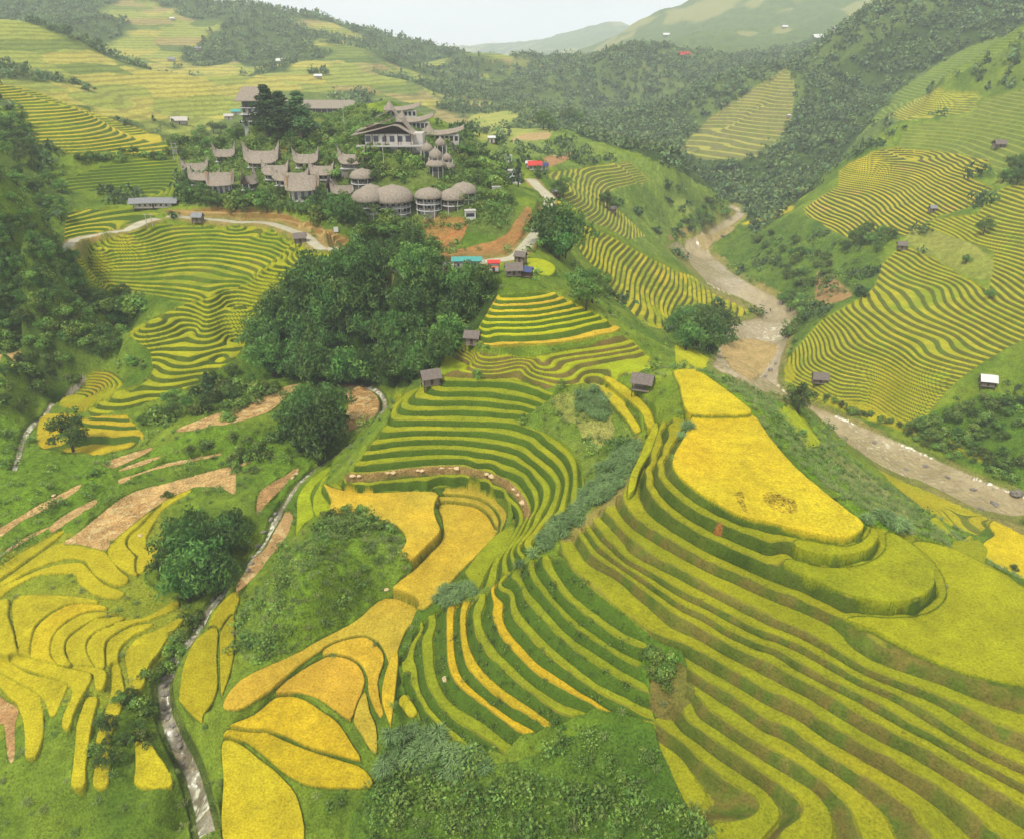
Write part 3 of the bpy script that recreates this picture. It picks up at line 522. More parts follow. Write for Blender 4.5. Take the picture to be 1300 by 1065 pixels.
# ------------------------------------------------------------------ separate flat fields: drop, crop height, colours, region, outline
for D_, ch, c1, c2, rg, poly, ns, edge in FIELDS:
    poly = np.asarray(poly, float)
    if D_ < 0: q = land(poly[:, 0], poly[:, 1], HS); D_ = float(np.nanmedian(CAMZ - q[:, 2])) - .3
    xy = lpoly(poly, D_, True, 4); m, w = raster(xy[:, :2])
    # level bed with a bank round it
    b = m.copy()
    for _ in range(3): b = box(b)
    bed = sstep(.02, .45, b); zf = CAMZ - D_
    dz = np.clip(ZS[w] - zf, -6, 6)
    bedw = bed * (1 - TW[w] * (m < .4))
    Z[w] = Z[w] * (1 - bedw) + zf * bedw
    rim = sstep(.03, .3, b) * (m < .5)
    ec = alb((82, 112, 26)) * (.7 + .5 * n2[w][..., None]); rw = (rim * .85)[..., None]
    TC[w] = TC[w] * (1 - rw) + ec * rw; RC[w] = RC[w] * (1 - rw) + ec * rw
    ms = box(m)
    mdl = sstep(.16, .36, b) if ch and rg == rLB else m
    ms = box(mdl); cm = sstep(.45, .8, ms)
    Z[w] += cm * ch * (.85 + .3 * n4[w])
    t = np.clip(n1[w] * 1.7 - .35, 0, 1)
    c = mixc(c1, c2, t) * (.80 + .40 * n2[w][..., None])
    if ch == 0:                      # rows of cut straw
        st = sstep(.55, .7, vn(X[w] * .5 + Y[w] * .4, Y[w] - X[w] * .5, 1.0, 61)) * sstep(.35, .6, n1[w])
        c = c * (1 - .45 * st[..., None]) + alb((226, 204, 160)) * (.45 * st[..., None])
        Z[w] += st * m * .12
    mm = ((mdl if rg == rLB else sstep(.45, .95, m)) if ch else sstep(.3, .7, ms))[..., None]
    TC[w] = TC[w] * (1 - mm) + c * mm; RC[w] = RC[w] * (1 - mm) + c * mm
    TW[w] *= (1 - (ms > .05)); BUMP[w] *= 1 - bed; NS[w] = NS[w] * (1 - ms) + ns * ms
    REG[w][mdl > .5] = rg
    REG[w][(mdl <= .5) & (bed > .5)] = 0
paint("441,602 475,600 525,594 575,591 607,596 637,606 652,616 668,635 674,655 667,656 662,639 648,622 634,612 605,602 575,597 525,600 475,606 441,608", (168, 134, 96), (150, 124, 82), ns=1, bump=0)
# trampled spots and a bare red scar
paint("934,624 942,622 952,652 944,656 938,642", (164, 144, 34), ns=1.6, bump=0, wob=1.8); paint("972,626 1000,632 1010,648 990,648 974,640", (170, 148, 34), ns=1.6, bump=0, wob=1.8)
paint("906,664 916,664 922,672 914,678 906,672", (146, 98, 52), ns=1, bump=.2, wob=1.4)
paint("790,628 800,605 812,582 815,560 806,556 800,575 790,600 776,628 740,660 712,682 722,686 760,655", (168, 140, 96), (140, 134, 70), bump=.2, wob=.5)
paint("818,824 838,818 858,822 872,842 868,866 848,880 822,868 812,850", (84, 126, 34), (70, 108, 32), bump=2.2, wob=1.2)
paint("838,838 872,850 880,882 862,906 836,914 824,884", (122, 112, 58), (96, 116, 40), bump=.8, wob=1.3)
paint("700,505 728,500 760,515 780,540 775,560 750,575 735,545 712,530", (150, 146, 84), (110, 134, 48), ns=1.2, bump=.8, wob=.6)
# ------------------------------------------------------------------ road, streams, river
def ribbon(pts, wid, hf=HS, n=8, D=None):
    q = curve(P(pts), n=n); w = land(q[:, 0], q[:, 1], hf); w = w[~np.isnan(w[:, 0])]
    keep = [0]
    for i in range(1, len(w)):
        if np.hypot(*(w[i, :2] - w[keep[-1], :2])) > 1.0: keep.append(i)
    w = w[keep]
    for _ in range(6): w[1:-1] = (w[:-2] + w[1:-1] * 2 + w[2:]) / 4
    t = np.gradient(w[:, :2], axis=0); t /= np.linalg.norm(t, axis=1)[:, None] + 1e-9; nrm = np.c_[-t[:, 1], t[:, 0]]
    wd = np.interp(np.linspace(0, 1, len(w)), np.linspace(0, 1, len(wid)), wid)[:, None] / 2
    return w, np.concatenate([w[:, :2] + nrm * wd, (w[:, :2] - nrm * wd)[::-1]])
rRoad = reg('road', ''); rRiver = reg('river', ''); rStream = reg('stream', ''); rGrav = reg('gravel_bar', '')
def lay(xy, c1, c2, rg, dz=0, ns=.3, flat=None, soft=0):
    m, w = raster(xy); mb = box(m)
    t = np.clip(n2[w] * 1.6 - .3, 0, 1); c = mixc(c1, c2, t)
    TC[w] = TC[w] * (1 - m[..., None]) + c * m[..., None]; RC[w] = RC[w] * (1 - m[..., None]) + c * m[..., None]
    TW[w] *= 1 - (m > .2); NS[w] = NS[w] * (1 - m) + ns * m; BUMP[w] *= 1 - np.clip(mb * 1.5, 0, 1)
    if flat is not None:
        Z[w] = Z[w] * (1 - mb) + (flat(X[w], Y[w]) + dz) * mb
    else: Z[w] += dz * mb
    REG[w][m > .5] = rg
    return m, w
ROADS = ["80,319 90,315 104,309 130,299 152,291 175,285 200,278", "212,275 235,276 262,279 300,281.5 340,285 372,294 400,305 428,317 455,330 500,345 545,345 580,337 615,333 642,329 656,324 668,313 678,299 684,285 692,270 698,257 693,247 684,239 677,232 672,226"]
for s in ROADS:
    wr, xy = ribbon(s, [7, 8]); zc = wr[:, 2].copy()
    for _ in range(60): zc[1:-1] = (zc[:-2] + zc[1:-1] * 2 + zc[2:]) / 4
    def bed(x, y):
        out = HS(x, y); fl_ = np.stack([x.ravel(), y.ravel()], 1); o_ = out.ravel()
        for c0 in range(0, len(fl_), 60000):
            d_ = (fl_[c0:c0 + 60000, None, 0] - wr[None, ::2, 0]) ** 2 + (fl_[c0:c0 + 60000, None, 1] - wr[None, ::2, 1]) ** 2
            k_ = d_.argmin(1); near = d_[np.arange(len(k_)), k_] < 49; o_[c0:c0 + 60000] = np.where(near, zc[::2][k_], o_[c0:c0 + 60000])
        return o_.reshape(out.shape)
    lay(xy, (120, 128, 60), (168, 140, 96), 0, 0, .8, bed)
    wr2, xy = ribbon(s, [3.6, 4.0, 4.8, 5.2]); lay(xy, (200, 195, 188), (184, 176, 166), rRoad, .06, .25, bed)
RIV = "932,262 945,272 918,294 898,314 931,347 971,371 1011,393 1003,411 1001,427 991,460 992,492 1040,518 1115,550 1150,565 1200,588 1250,610 1290,625 1345,650 1345,695 1300,672 1262,655 1225,638 1187,618 1125,593 1080,565 1062,550 1025,515 985,500 940,490 905,470 910,452 914,427 931,411 971,399 943,379 910,367 890,351 870,327 850,312 880,302 915,283 935,270 922,262"
paint("928,258 950,270 925,294 905,312 940,345 980,368 1020,392 1012,411 1008,427 998,460 1000,490 1045,514 1120,546 1155,561 1205,584 1255,606 1345,645 1345,700 1300,680 1225,645 1125,600 1080,572 1020,520 930,495 898,470 905,445 905,427 925,405 955,397 905,372 880,350 860,328 843,312 875,298", (150, 136, 84), (110, 128, 50), ns=1, bump=.3, wob=.6)
xy = lpoly(RIV, None, True, 4, far=225); m, w = lay(xy[:, :2], (178, 162, 136), (158, 142, 116), rRiver, -.7, .4)
rap = .8 * sstep(.80, .94, vn(X[w] + Y[w] * .3, Y[w] * .8, .9, 71) * .55 + vn(X[w], Y[w] * .6, 22, 72) * .55) * m     # broken white water over the stones
TC[w] = TC[w] * (1 - rap[..., None]) + alb((222, 218, 210)) * rap[..., None]; RC[w] = RC[w] * (1 - rap[..., None]) + TC[w] * rap[..., None]
Z[w] += m * ((n4[w] - .5) * .25 + rap * .35)
def boulders(w, m, thr, h, seed):
    b = sstep(thr, thr + .06, vn(X[w], Y[w], 1.3, seed)) * m
    TC[w] = TC[w] * (1 - b[..., None]) + alb((150, 136, 118)) * b[..., None]; RC[w] = RC[w] * (1 - b[..., None]) + TC[w] * b[..., None]; Z[w] += b * h
boulders(w, m, .86, .5, 74)
xy = lpoly("916,433 950,430 983,436 986,446 966,474 950,481 924,460"); lay(xy[:, :2], (192, 164, 122), (172, 150, 104), rGrav, .1, .9, HS)
xy = lpoly("885,300 905,296 925,288 932,292 905,310 895,318 888,312"); lay(xy[:, :2], (180, 156, 122), (160, 146, 104), rGrav, .1, .9, HS)
for s, wd in [("425,483 440,484 455,487 470,491 482,498 489,508 486,520 470,540 452,556 440,566 420,580 402,591 382,611 366,630 352,655 340,680 326,702 308,722 290,744 276,757 262,778 250,801 236,820 224,836 212,856 207,870 207,884 209,900 213,917 222,940 234,958 243,980 252,1010 264,1065", [1.2, 1.2, 1.3, 1.4, 1.5, 1.7, 2.0, 2.3]), ("108,478 98,488 86,497 72,510 55,526 38,542 29,556 24,574 16,600", [.8, 1.2, 1.2, 1.])]:
    wr, xy = ribbon(s, [a * 1.9 for a in wd]); lay(xy, (100, 116, 54), (70, 92, 34), 0, -.5, 1.)
    wr, xy = ribbon(s, wd); m, w = lay(xy, (158, 150, 138), (124, 116, 104), rStream, -.3, .5)
    rap = .8 * sstep(.52, .74, vn(X[w], Y[w], .55, 76) * .6 + vn(X[w], Y[w], 6, 77) * .5) * m
    TC[w] = TC[w] * (1 - rap[..., None]) + alb((226, 224, 220)) * rap[..., None]; RC[w] = RC[w] * (1 - rap[..., None]) + TC[w] * rap[..., None]; Z[w] += rap * .15
    boulders(w, m, .8, .35, 78)
# scrub relief on everything left wild
br = BUMP * np.clip(1 - TW * 1.0, 0, 1)
hum = (1 - np.abs(2 * vn(X, Y, 2.6, 81) - 1)) * .55 + vn(X, Y, 1.2, 82) * .45 + vn(X, Y, 6, 83) * .6
Z += br * (hum - .7) * 1.1 * (1 + sstep(250, 700, DIST) * 1.2) * (1 - .6 * sstep(1500, 3000, DIST))
for A_ in (TC, RC):
    A_[..., 0] += .16 * np.clip(A_[..., 1] - A_[..., 0], 0, 1); A_[..., 2] *= .8
for A_ in (TC, RC): A_ *= (1 - .07 * np.clip((A_[..., 1] - A_[..., 0]) / (A_[..., 1] + 1e-4) * 2.2, 0, 1))[..., None]
TC = np.clip(TC, 0, 1); RC = np.clip(RC, 0, 1)
print('fields done', time.time() - T0)
# ------------------------------------------------------------------ materials
def newmat(name):
    m = bpy.data.materials.new(name); m.use_nodes = True; nt = m.node_tree; nt.nodes.clear(); return m, nt
def N(nt, t, **k):
    n = nt.nodes.new(t)
    for a, b in k.items():
        if a == 'i':
            for kk, vv in b.items(): n.inputs[kk].default_value = vv
        else: setattr(n, a, b)
    return n
def math_(nt, op, a, b=None, c=None, clamp=False):
    n = N(nt, 'ShaderNodeMath', operation=op); n.use_clamp = clamp
    for i, v in enumerate((a, b, c)):
        if v is None: continue
        if hasattr(v, 'links'): nt.links.new(v, n.inputs[i])
        else: n.inputs[i].default_value = v
    return n.outputs[0]
def mapr(nt, v, a, b, c=0., d=1.):
    n = N(nt, 'ShaderNodeMapRange'); nt.links.new(v, n.inputs[0])
    for i, q in enumerate((a, b, c, d)):
        if hasattr(q, 'links'): nt.links.new(q, n.inputs[i + 1])
        else: n.inputs[i + 1].default_value = q
    return n.outputs[0]
def mixrgb(nt, f, a, b, bt='MIX'):
    n = N(nt, 'ShaderNodeMix', data_type='RGBA', blend_type=bt)
    for i, v in ((0, f), (6, a), (7, b)):
        if hasattr(v, 'links'): nt.links.new(v, n.inputs[i])
        else: n.inputs[i].default_value = v
    return n.outputs[2]
def ground_mat(name, rough=.85, spec=.15, water=False):
    m, nt = newmat(name); L = nt.links.new
    out = N(nt, 'ShaderNodeOutputMaterial'); bs = N(nt, 'ShaderNodeBsdfPrincipled'); L(bs.outputs[0], out.inputs[0])
    bs.inputs['Roughness'].default_value = rough; bs.inputs['Specular IOR Level'].default_value = spec
    tc = N(nt, 'ShaderNodeAttribute', attribute_name='tcol'); co = N(nt, 'ShaderNodeTexCoord')
    col = tc.outputs['Color']
    nz = N(nt, 'ShaderNodeTexNoise', i={'Scale': 2.6, 'Detail': 3., 'Roughness': .7}); L(co.outputs['Object'], nz.inputs['Vector'])
    nz2 = N(nt, 'ShaderNodeTexNoise', i={'Scale': .42, 'Detail': 2., 'Roughness': .6}); L(co.outputs['Object'], nz2.inputs['Vector'])
    if not water:
        rc = N(nt, 'ShaderNodeAttribute', attribute_name='rcol'); lv = N(nt, 'ShaderNodeAttribute', attribute_name='lev')
        sx = N(nt, 'ShaderNodeSeparateXYZ'); L(lv.outputs['Vector'], sx.inputs[0])   # x: place within the step, y: terrace weight, z: tread share
        lvv, tw, T = sx.outputs; lvv = math_(nt, 'ADD', lvv, math_(nt, 'ADD', math_(nt, 'MULTIPLY_ADD', nz2.outputs[0], .10, -.05), math_(nt, 'MULTIPLY_ADD', nz.outputs[0], .10, -.05))); f = math_(nt, 'SUBTRACT', math_(nt, 'CEIL', lvv), lvv)
        jit = math_(nt, 'MULTIPLY_ADD', nz2.outputs[0], .10, -.05)
        fj = math_(nt, 'ADD', f, jit)
        a = mapr(nt, math_(nt, 'SUBTRACT', fj, T), -.05, .0)           # riser
        riser = math_(nt, 'MULTIPLY', a, math_(nt, 'GREATER_THAN', tw, .3))
        col = mixrgb(nt, riser, col, rc.outputs['Color'])
        edge = math_(nt, 'SUBTRACT', 1., mapr(nt, f, .0, .05))         # dark broken line along the lip of each step
        lip = math_(nt, 'MULTIPLY', math_(nt, 'MULTIPLY', edge, mapr(nt, tw, .8, 1.)), mapr(nt, nz2.outputs[0], .35, .6, .2, .75))
        col = mixrgb(nt, lip, col, (.13, .11, .03, 1))
    ns = tc.outputs['Alpha']
    k = math_(nt, 'MULTIPLY', math_(nt, 'SUBTRACT', nz.outputs[0], .5), math_(nt, 'MULTIPLY', ns, 6.0))
    k2 = math_(nt, 'MULTIPLY', math_(nt, 'SUBTRACT', nz2.outputs[0], .5), math_(nt, 'MULTIPLY', ns, 2.2))
    nz3 = N(nt, 'ShaderNodeTexNoise', i={'Scale': 1.25, 'Detail': 4., 'Roughness': .75}); L(co.outputs['Object'], nz3.inputs['Vector'])
    spk = math_(nt, 'MULTIPLY', mapr(nt, nz3.outputs[0], .57, .70), math_(nt, 'MULTIPLY', ns, -1.1))
    g = math_(nt, 'MAXIMUM', math_(nt, 'ADD', math_(nt, 'ADD', math_(nt, 'ADD', k, k2), spk), 1.06), .22)
    cc = N(nt, 'ShaderNodeCombineXYZ'); L(g, cc.inputs[0]); L(g, cc.inputs[1]); L(math_(nt, 'MULTIPLY', g, .95), cc.inputs[2])
    col = mixrgb(nt, 1., col, cc.outputs[0], 'MULTIPLY')
    L(col, bs.inputs['Base Color'])
    bp = N(nt, 'ShaderNodeBump', i={'Strength': 1., 'Distance': .3 if not water else .05}); L(nz.outputs[0], bp.inputs['Height']); L(bp.outputs[0], bs.inputs['Normal'])
    return m
MG = ground_mat('ground'); MW = ground_mat('water', .22, .5, True)
# ------------------------------------------------------------------ split the one ground sheet into what it carries
def tag(o, label=None, cat=None, group=None, kind=None):
    for k, v in (('label', label), ('category', cat), ('group', group), ('kind', kind)):
        if v: o[k] = v
    return o
idx = np.arange(NR * NA, dtype=np.int32).reshape(NR, NA)
Fq = np.stack([idx[:-1, :-1], idx[:-1, 1:], idx[1:, 1:], idx[1:, :-1]], -1).reshape(-1, 4)
keepf = ~((RR[:-1, None] > 320) & (np.abs(az[:-1])[None, :] > R(45)))
fr = REG[:-1, :-1].ravel()
VX = np.stack([X, Y, Z], -1).reshape(-1, 3).astype(np.float32)
tcol = np.concatenate([TC, np.clip(NS[..., None] / 2, 0, 1)], -1).reshape(-1, 4).astype(np.float32)
rcol = np.concatenate([RC, np.ones(SH + (1,))], -1).reshape(-1, 4).astype(np.float32)
levv = np.stack([LEV, TW, TSH], -1).reshape(-1, 3).astype(np.float32)
def grid_obj(name, faces, mat):
    vi, inv = np.unique(faces, return_inverse=True); fc = inv.reshape(-1, 4).astype(np.int32)
    me = bpy.data.meshes.new(name); me.vertices.add(len(vi)); me.vertices.foreach_set('co', VX[vi].ravel())
    me.loops.add(len(fc) * 4); me.loops.foreach_set('vertex_index', fc.ravel())
    me.polygons.add(len(fc)); me.polygons.foreach_set('loop_start', np.arange(0, len(fc) * 4, 4, dtype=np.int32))
    me.polygons.foreach_set('loop_total', np.full(len(fc), 4, np.int32))
    a = me.color_attributes.new('tcol', 'FLOAT_COLOR', 'POINT'); a.data.foreach_set('color', tcol[vi].ravel())
    a = me.color_attributes.new('rcol', 'FLOAT_COLOR', 'POINT'); a.data.foreach_set('color', rcol[vi].ravel())
    a = me.attributes.new('lev', 'FLOAT_VECTOR', 'POINT'); a.data.foreach_set('vector', levv[vi].ravel())
    me.update(calc_edges=True); me.shade_smooth(); me.materials.append(mat)
    o = bpy.data.objects.new(name, me); C.objects.link(o); return o
KF = keepf.ravel()
tag(grid_obj('hillside', Fq[(fr == 0) & KF], MG), 'green terraced hills, banks and far mountains of the whole valley', 'hillside', kind='structure')
for k, (nm, lb) in REGN.items():
    sel = (fr == k) & KF
    if sel.sum() < 4: continue
    o = grid_obj(nm, Fq[sel], MW if nm in ('river', 'stream') else MG)
    if nm in ('road', 'river', 'stream', 'gravel_bar'):
        tag(o, {'road': 'pale concrete road winding round the village hill', 'river': 'muddy brown river with white rapids on the right', 'stream': 'narrow rocky stream with white water on the left', 'gravel_bar': 'sandy gravel bar in the river bend'}[nm], nm.replace('_', ' '), kind='structure')
    else: tag(o, lb, 'rice field' if nm == 'rice_crop' else 'harvested field', kind='stuff')
print('mesh done', time.time() - T0)
def HF(x, y):
    fa, fl = grid_ij(np.asarray(x, float), np.asarray(y, float)); return bil(Z, fa, fl)
def gp(u, v):
    w = land(u, v, HS); return w
# ------------------------------------------------------------------ plants
def leaf_mat(name, rough=.55, trans=.35, rnd=.42):
    m, nt = newmat(name); L = nt.links.new
    out = N(nt, 'ShaderNodeOutputMaterial'); at = N(nt, 'ShaderNodeAttribute', attribute_name='tint'); oi = N(nt, 'ShaderNodeObjectInfo')
    hs = N(nt, 'ShaderNodeHueSaturation'); L(at.outputs['Color'], hs.inputs['Color'])
    L(mapr(nt, oi.outputs['Random'], 0., 1., .485, .512), hs.inputs['Hue']); L(mapr(nt, oi.outputs['Random'], 0., 1., 1 - rnd, 1 + rnd), hs.inputs['Value'])
    bs = N(nt, 'ShaderNodeBsdfPrincipled', i={'Roughness': rough, 'Specular IOR Level': .25}); L(hs.outputs[0], bs.inputs['Base Color'])
    tr = N(nt, 'ShaderNodeBsdfTranslucent'); L(hs.outputs[0], tr.inputs[0]); mx = N(nt, 'ShaderNodeMixShader', i={0: trans})
    L(bs.outputs[0], mx.inputs[1]); L(tr.outputs[0], mx.inputs[2]); L(mx.outputs[0], out.inputs[0]); return m
def plain_mat(name, c1, c2=None, rough=.8, scale=3., spec=.2, metal=0., stretch=None, bump=0.):
    m, nt = newmat(name); L = nt.links.new
    out = N(nt, 'ShaderNodeOutputMaterial'); bs = N(nt, 'ShaderNodeBsdfPrincipled', i={'Roughness': rough, 'Specular IOR Level': spec, 'Metallic': metal}); L(bs.outputs[0], out.inputs[0])
    a = tuple(lin(c1) * .8) + (1,); b = tuple(lin(c2 or c1) * .8) + (1,)
    co = N(nt, 'ShaderNodeTexCoord'); mp = N(nt, 'ShaderNodeMapping', i={'Scale': stretch or (1, 1, 1)}); L(co.outputs['Object'], mp.inputs[0])
    nz = N(nt, 'ShaderNodeTexNoise', i={'Scale': scale, 'Detail': 5., 'Roughness': .65}); L(mp.outputs[0], nz.inputs['Vector'])
    L(mixrgb(nt, mapr(nt, nz.outputs[0], .32, .68), a, b), bs.inputs['Base Color'])
    if bump:
        bp = N(nt, 'ShaderNodeBump', i={'Strength': .7, 'Distance': bump}); L(nz.outputs[0], bp.inputs['Height']); L(bp.outputs[0], bs.inputs['Normal'])
    return m
ML = leaf_mat('leaves'); MT = plain_mat('bark', (96, 82, 66), (70, 60, 48), stretch=(1, 1, .3))
def leafset(cent, rad, n, size, col, seed, squash=.8, up=.35, droop=0., aspect=1.6, jit=.4):
    """n leaf sprays on the skin of each clump: returns (k,4,3) quads and (k,3) colours"""
    r = np.random.default_rng(seed); Q = []; K = []
    for c, ra in zip(cent, rad):
        d = r.normal(size=(n, 3)); d[:, 2] = d[:, 2] + up; d /= np.linalg.norm(d, axis=1)[:, None]
        rr = ra * (1.06 - .42 * r.random(n) ** 1.7)[:, None]
        p = np.asarray(c) + d * rr * np.array([1, 1, squash])
        nrm = d + r.normal(size=(n, 3)) * .42; nrm /= np.linalg.norm(nrm, axis=1)[:, None]
        t = np.cross(nrm, r.normal(size=(n, 3))); t[:, 2] -= droop; t /= np.linalg.norm(t, axis=1)[:, None] + 1e-9
        b = np.cross(nrm, t); b /= np.linalg.norm(b, axis=1)[:, None] + 1e-9
        s = size * r.uniform(.6, 1.35, n)[:, None]; t = t * s * aspect / 2; b = b * s / 2
        Q.append(np.stack([p - t, p + b * .9, p + t, p - b * .9], 1))
        cb = np.asarray(col) * r.uniform(1 - jit, 1 + jit) * np.array([r.uniform(.85, 1.2), 1, r.uniform(.8, 1.1)])
        K.append(cb[None, :] * r.uniform(.75, 1.3, (n, 1)))
    return np.concatenate(Q), np.concatenate(K)
def quads_obj(name, Q, K, mat, parent=None):
    k = len(Q); me = bpy.data.meshes.new(name); me.vertices.add(k * 4); me.vertices.foreach_set('co', Q.astype(np.float32).ravel())
    me.loops.add(k * 4); me.loops.foreach_set('vertex_index', np.arange(k * 4, dtype=np.int32)); me.polygons.add(k)
    me.polygons.foreach_set('loop_start', np.arange(0, k * 4, 4, dtype=np.int32)); me.polygons.foreach_set('loop_total', np.full(k, 4, np.int32))
    a = me.color_attributes.new('tint', 'FLOAT_COLOR', 'POINT'); cc = np.ones((k, 4, 4), np.float32); cc[..., :3] = np.clip(K, 0, 1)[:, None, :]; a.data.foreach_set('color', cc.ravel())
    me.update(calc_edges=True); me.materials.append(mat)
    o = bpy.data.objects.new(name, me); C.objects.link(o)
    if parent: o.parent = parent
    return o
def tube(bm, pts, rads, seg=6):
    rings = []
    for i, p in enumerate(pts):
        p = Vector(p); d = (Vector(pts[min(i + 1, len(pts) - 1)]) - Vector(pts[max(i - 1, 0)])).normalized()
        a = d.orthogonal().normalized(); b = d.cross(a)
        rings.append([bm.verts.new(p + (a * math.cos(t) + b * math.sin(t)) * rads[i]) for t in [2 * math.pi * k / seg for k in range(seg)]])
    for r0, r1 in zip(rings, rings[1:]):
        for k in range(seg): bm.faces.new((r0[k], r0[(k + 1) % seg], r1[(k + 1) % seg], r1[k]))
    bm.faces.new(rings[-1]); bm.faces.new(list(reversed(rings[0])))
def mobj(name, bm, mat, parent=None, smooth=False):
    bmesh.ops.recalc_face_normals(bm, faces=bm.faces)
    me = bpy.data.meshes.new(name); bm.to_mesh(me); bm.free(); me.materials.append(mat)
    if smooth: me.shade_smooth()
    o = bpy.data.objects.new(name, me); C.objects.link(o)
    if parent: o.parent = parent
    return o
def empty(name, loc=(0, 0, 0), rz=0, s=1.):
    o = bpy.data.objects.new(name, None); C.objects.link(o); o.location = loc; o.rotation_euler = (0, 0, rz); o.scale = (s, s, s); return o
G_DK, G_MD, G_LT, G_BAM = (.060, .115, .034), (.115, .205, .038), (.17, .27, .045), (.100, .200, .040)
def crown_pts(kind, seed):
    r = random.Random(seed); c = []; ra = []
    if kind == 'broad':
        for _ in range(26):
            a = r.uniform(0, 6.28); q = r.uniform(.15, 1) ** .6 * 3.3; z = 4.4 + r.uniform(-1.6, 2.9) * (1 - (q / 4.6) ** 2)
            c.append((q * math.cos(a), q * math.sin(a), z)); ra.append(r.uniform(.75, 1.45))
        c.append((0, 0, 7)); ra.append(1.5)
    elif kind == 'bamboo':           # plumes that rise together and arch out
        for k in range(13):
            a = k * 2.4 + r.uniform(-.3, .3); lean = ((k + .5) / 13) ** .6 * 3.9; h = r.uniform(8.0, 11.2) - lean * .8
            for t, q_ in ((.38, .8), (.62, .9), (.84, 1.15), (1.03, 1.5), (1.2, 1.1)):
                q = lean * t ** 1.7; z = h * (t if t < 1 else 2.0 - t); c.append((q * math.cos(a), q * math.sin(a), z)); ra.append(q_ * r.uniform(.85, 1.15))
    elif kind == 'pine':
        for k in range(24):
            t = k / 23; q = (1 - t) ** .8 * 2.2 * r.uniform(.3, 1.1); a = r.uniform(0, 6.28)
            c.append((q * math.cos(a), q * math.sin(a), 2.6 + t * 7.4)); ra.append(.5 + .8 * (1 - t))
    else:                            # bush
        for _ in range(9):
            a = r.uniform(0, 6.28); q = r.uniform(0, 1.4); c.append((q * math.cos(a), q * math.sin(a), r.uniform(.4, 1.7 - .5 * q))); ra.append(r.uniform(.5, .9))
    return c, ra
def make_tree(kind, name, seed):
    root = empty(name); c, ra = crown_pts(kind, seed)
    par = {'broad': (85, .32, G_MD, .5, .75), 'bamboo': (46, .34, G_BAM, .9, .85), 'pine': (80, .30, G_DK, .2, .6), 'bush': (80, .22, G_LT, .3, .8)}[kind]
    Q, K = leafset(c, ra, par[0], par[1], par[2], seed, squash=par[4], droop=par[3], aspect=2.6 if kind == 'bamboo' else 1.6)
    quads_obj('crown', Q, K, ML, root)
    bm = bmesh.new(); r = random.Random(seed)
    if kind == 'bamboo':
        for k in range(11):
            a = r.uniform(0, 6.28); l = r.uniform(.8, 2.6); h = r.uniform(5, 8)
            tube(bm, [(.25 * math.cos(a), .25 * math.sin(a), -1.5), (.5 * math.cos(a), .5 * math.sin(a), h * .4), (l * math.cos(a), l * math.sin(a), h)], [.07, .06, .03], 5)
        mobj('stems', bm, MT, root)
    elif kind != 'bush':
        h = {'broad': 5.2, 'pine': 8.5}[kind]
        tube(bm, [(0, 0, -1.2), (.1, .05, h * .35), (-.1, .1, h * .7), (0, 0, h)], [.32, .24, .16, .07], 7)
        for k in range(5):
            a = k * 1.3 + r.random(); z = h * (.4 + .1 * k); l = 2.0 if kind == 'broad' else 1.2
            tube(bm, [(0, 0, z), (l * .5 * math.cos(a), l * .5 * math.sin(a), z + .5), (l * math.cos(a), l * math.sin(a), z + 1.1)], [.12, .08, .03], 5)
        mobj('trunk', bm, MT, root)
    else:
        for k in range(5):
            a = k * 1.3; tube(bm, [(0, 0, -.6), (.3 * math.cos(a), .3 * math.sin(a), .5), (.8 * math.cos(a), .8 * math.sin(a), 1.3)], [.05, .04, .02], 4)
        mobj('trunk', bm, MT, root)
    return root
PROTO = {}; USED = {}
def plant(kind, pos, s=1., label='', group=None, sz=None, cat='tree'):
    name = {'broad': 'broadleaf_tree', 'bamboo': 'bamboo_clump', 'pine': 'pine_tree', 'bush': 'bush'}[kind]
    if kind not in PROTO: PROTO[kind] = [make_tree(kind, name, 50 + k * 7) for k in range(4)]; USED[kind] = set()
    k = random.randrange(4); src = PROTO[kind][k]
    if k not in USED[kind]: o = src; USED[kind].add(k)
    else:
        o = src.copy(); C.objects.link(o)
        for ch in src.children:
            c = ch.copy(); C.objects.link(c); c.parent = o
    o.location = pos; o.rotation_euler = (0, 0, random.uniform(0, 6.28)); o.scale = (s, s, (sz or s)); tag(o, label, cat, group)
    return o
def clean_protos():
    for kind, L_ in PROTO.items():
        for k, o in enumerate(L_):
            if k not in USED[kind]:
                for ch in list(o.children): bpy.data.objects.remove(ch)
                bpy.data.objects.remove(o)
def put(kind, u, v, hpx, label, group=None, cat='tree', wide=1., sink=.3):
    """a plant whose foot stands on the ground seen at (u, v) and which is hpx tall in the photograph"""
    p = land(u, v, HF)[0]
    if np.isnan(p[0]): return None
    depth = CP * p[1] - SP * (p[2] - CAMZ); H0 = {'broad': 8.3, 'bamboo': 10.2, 'pine': 10.6, 'bush': 2.3}[kind]
    hm = hpx * depth / F_PX / .92; s = hm / H0
    return plant(kind, (p[0], p[1], p[2] - sink * s), s * wide, label, group, s, cat)
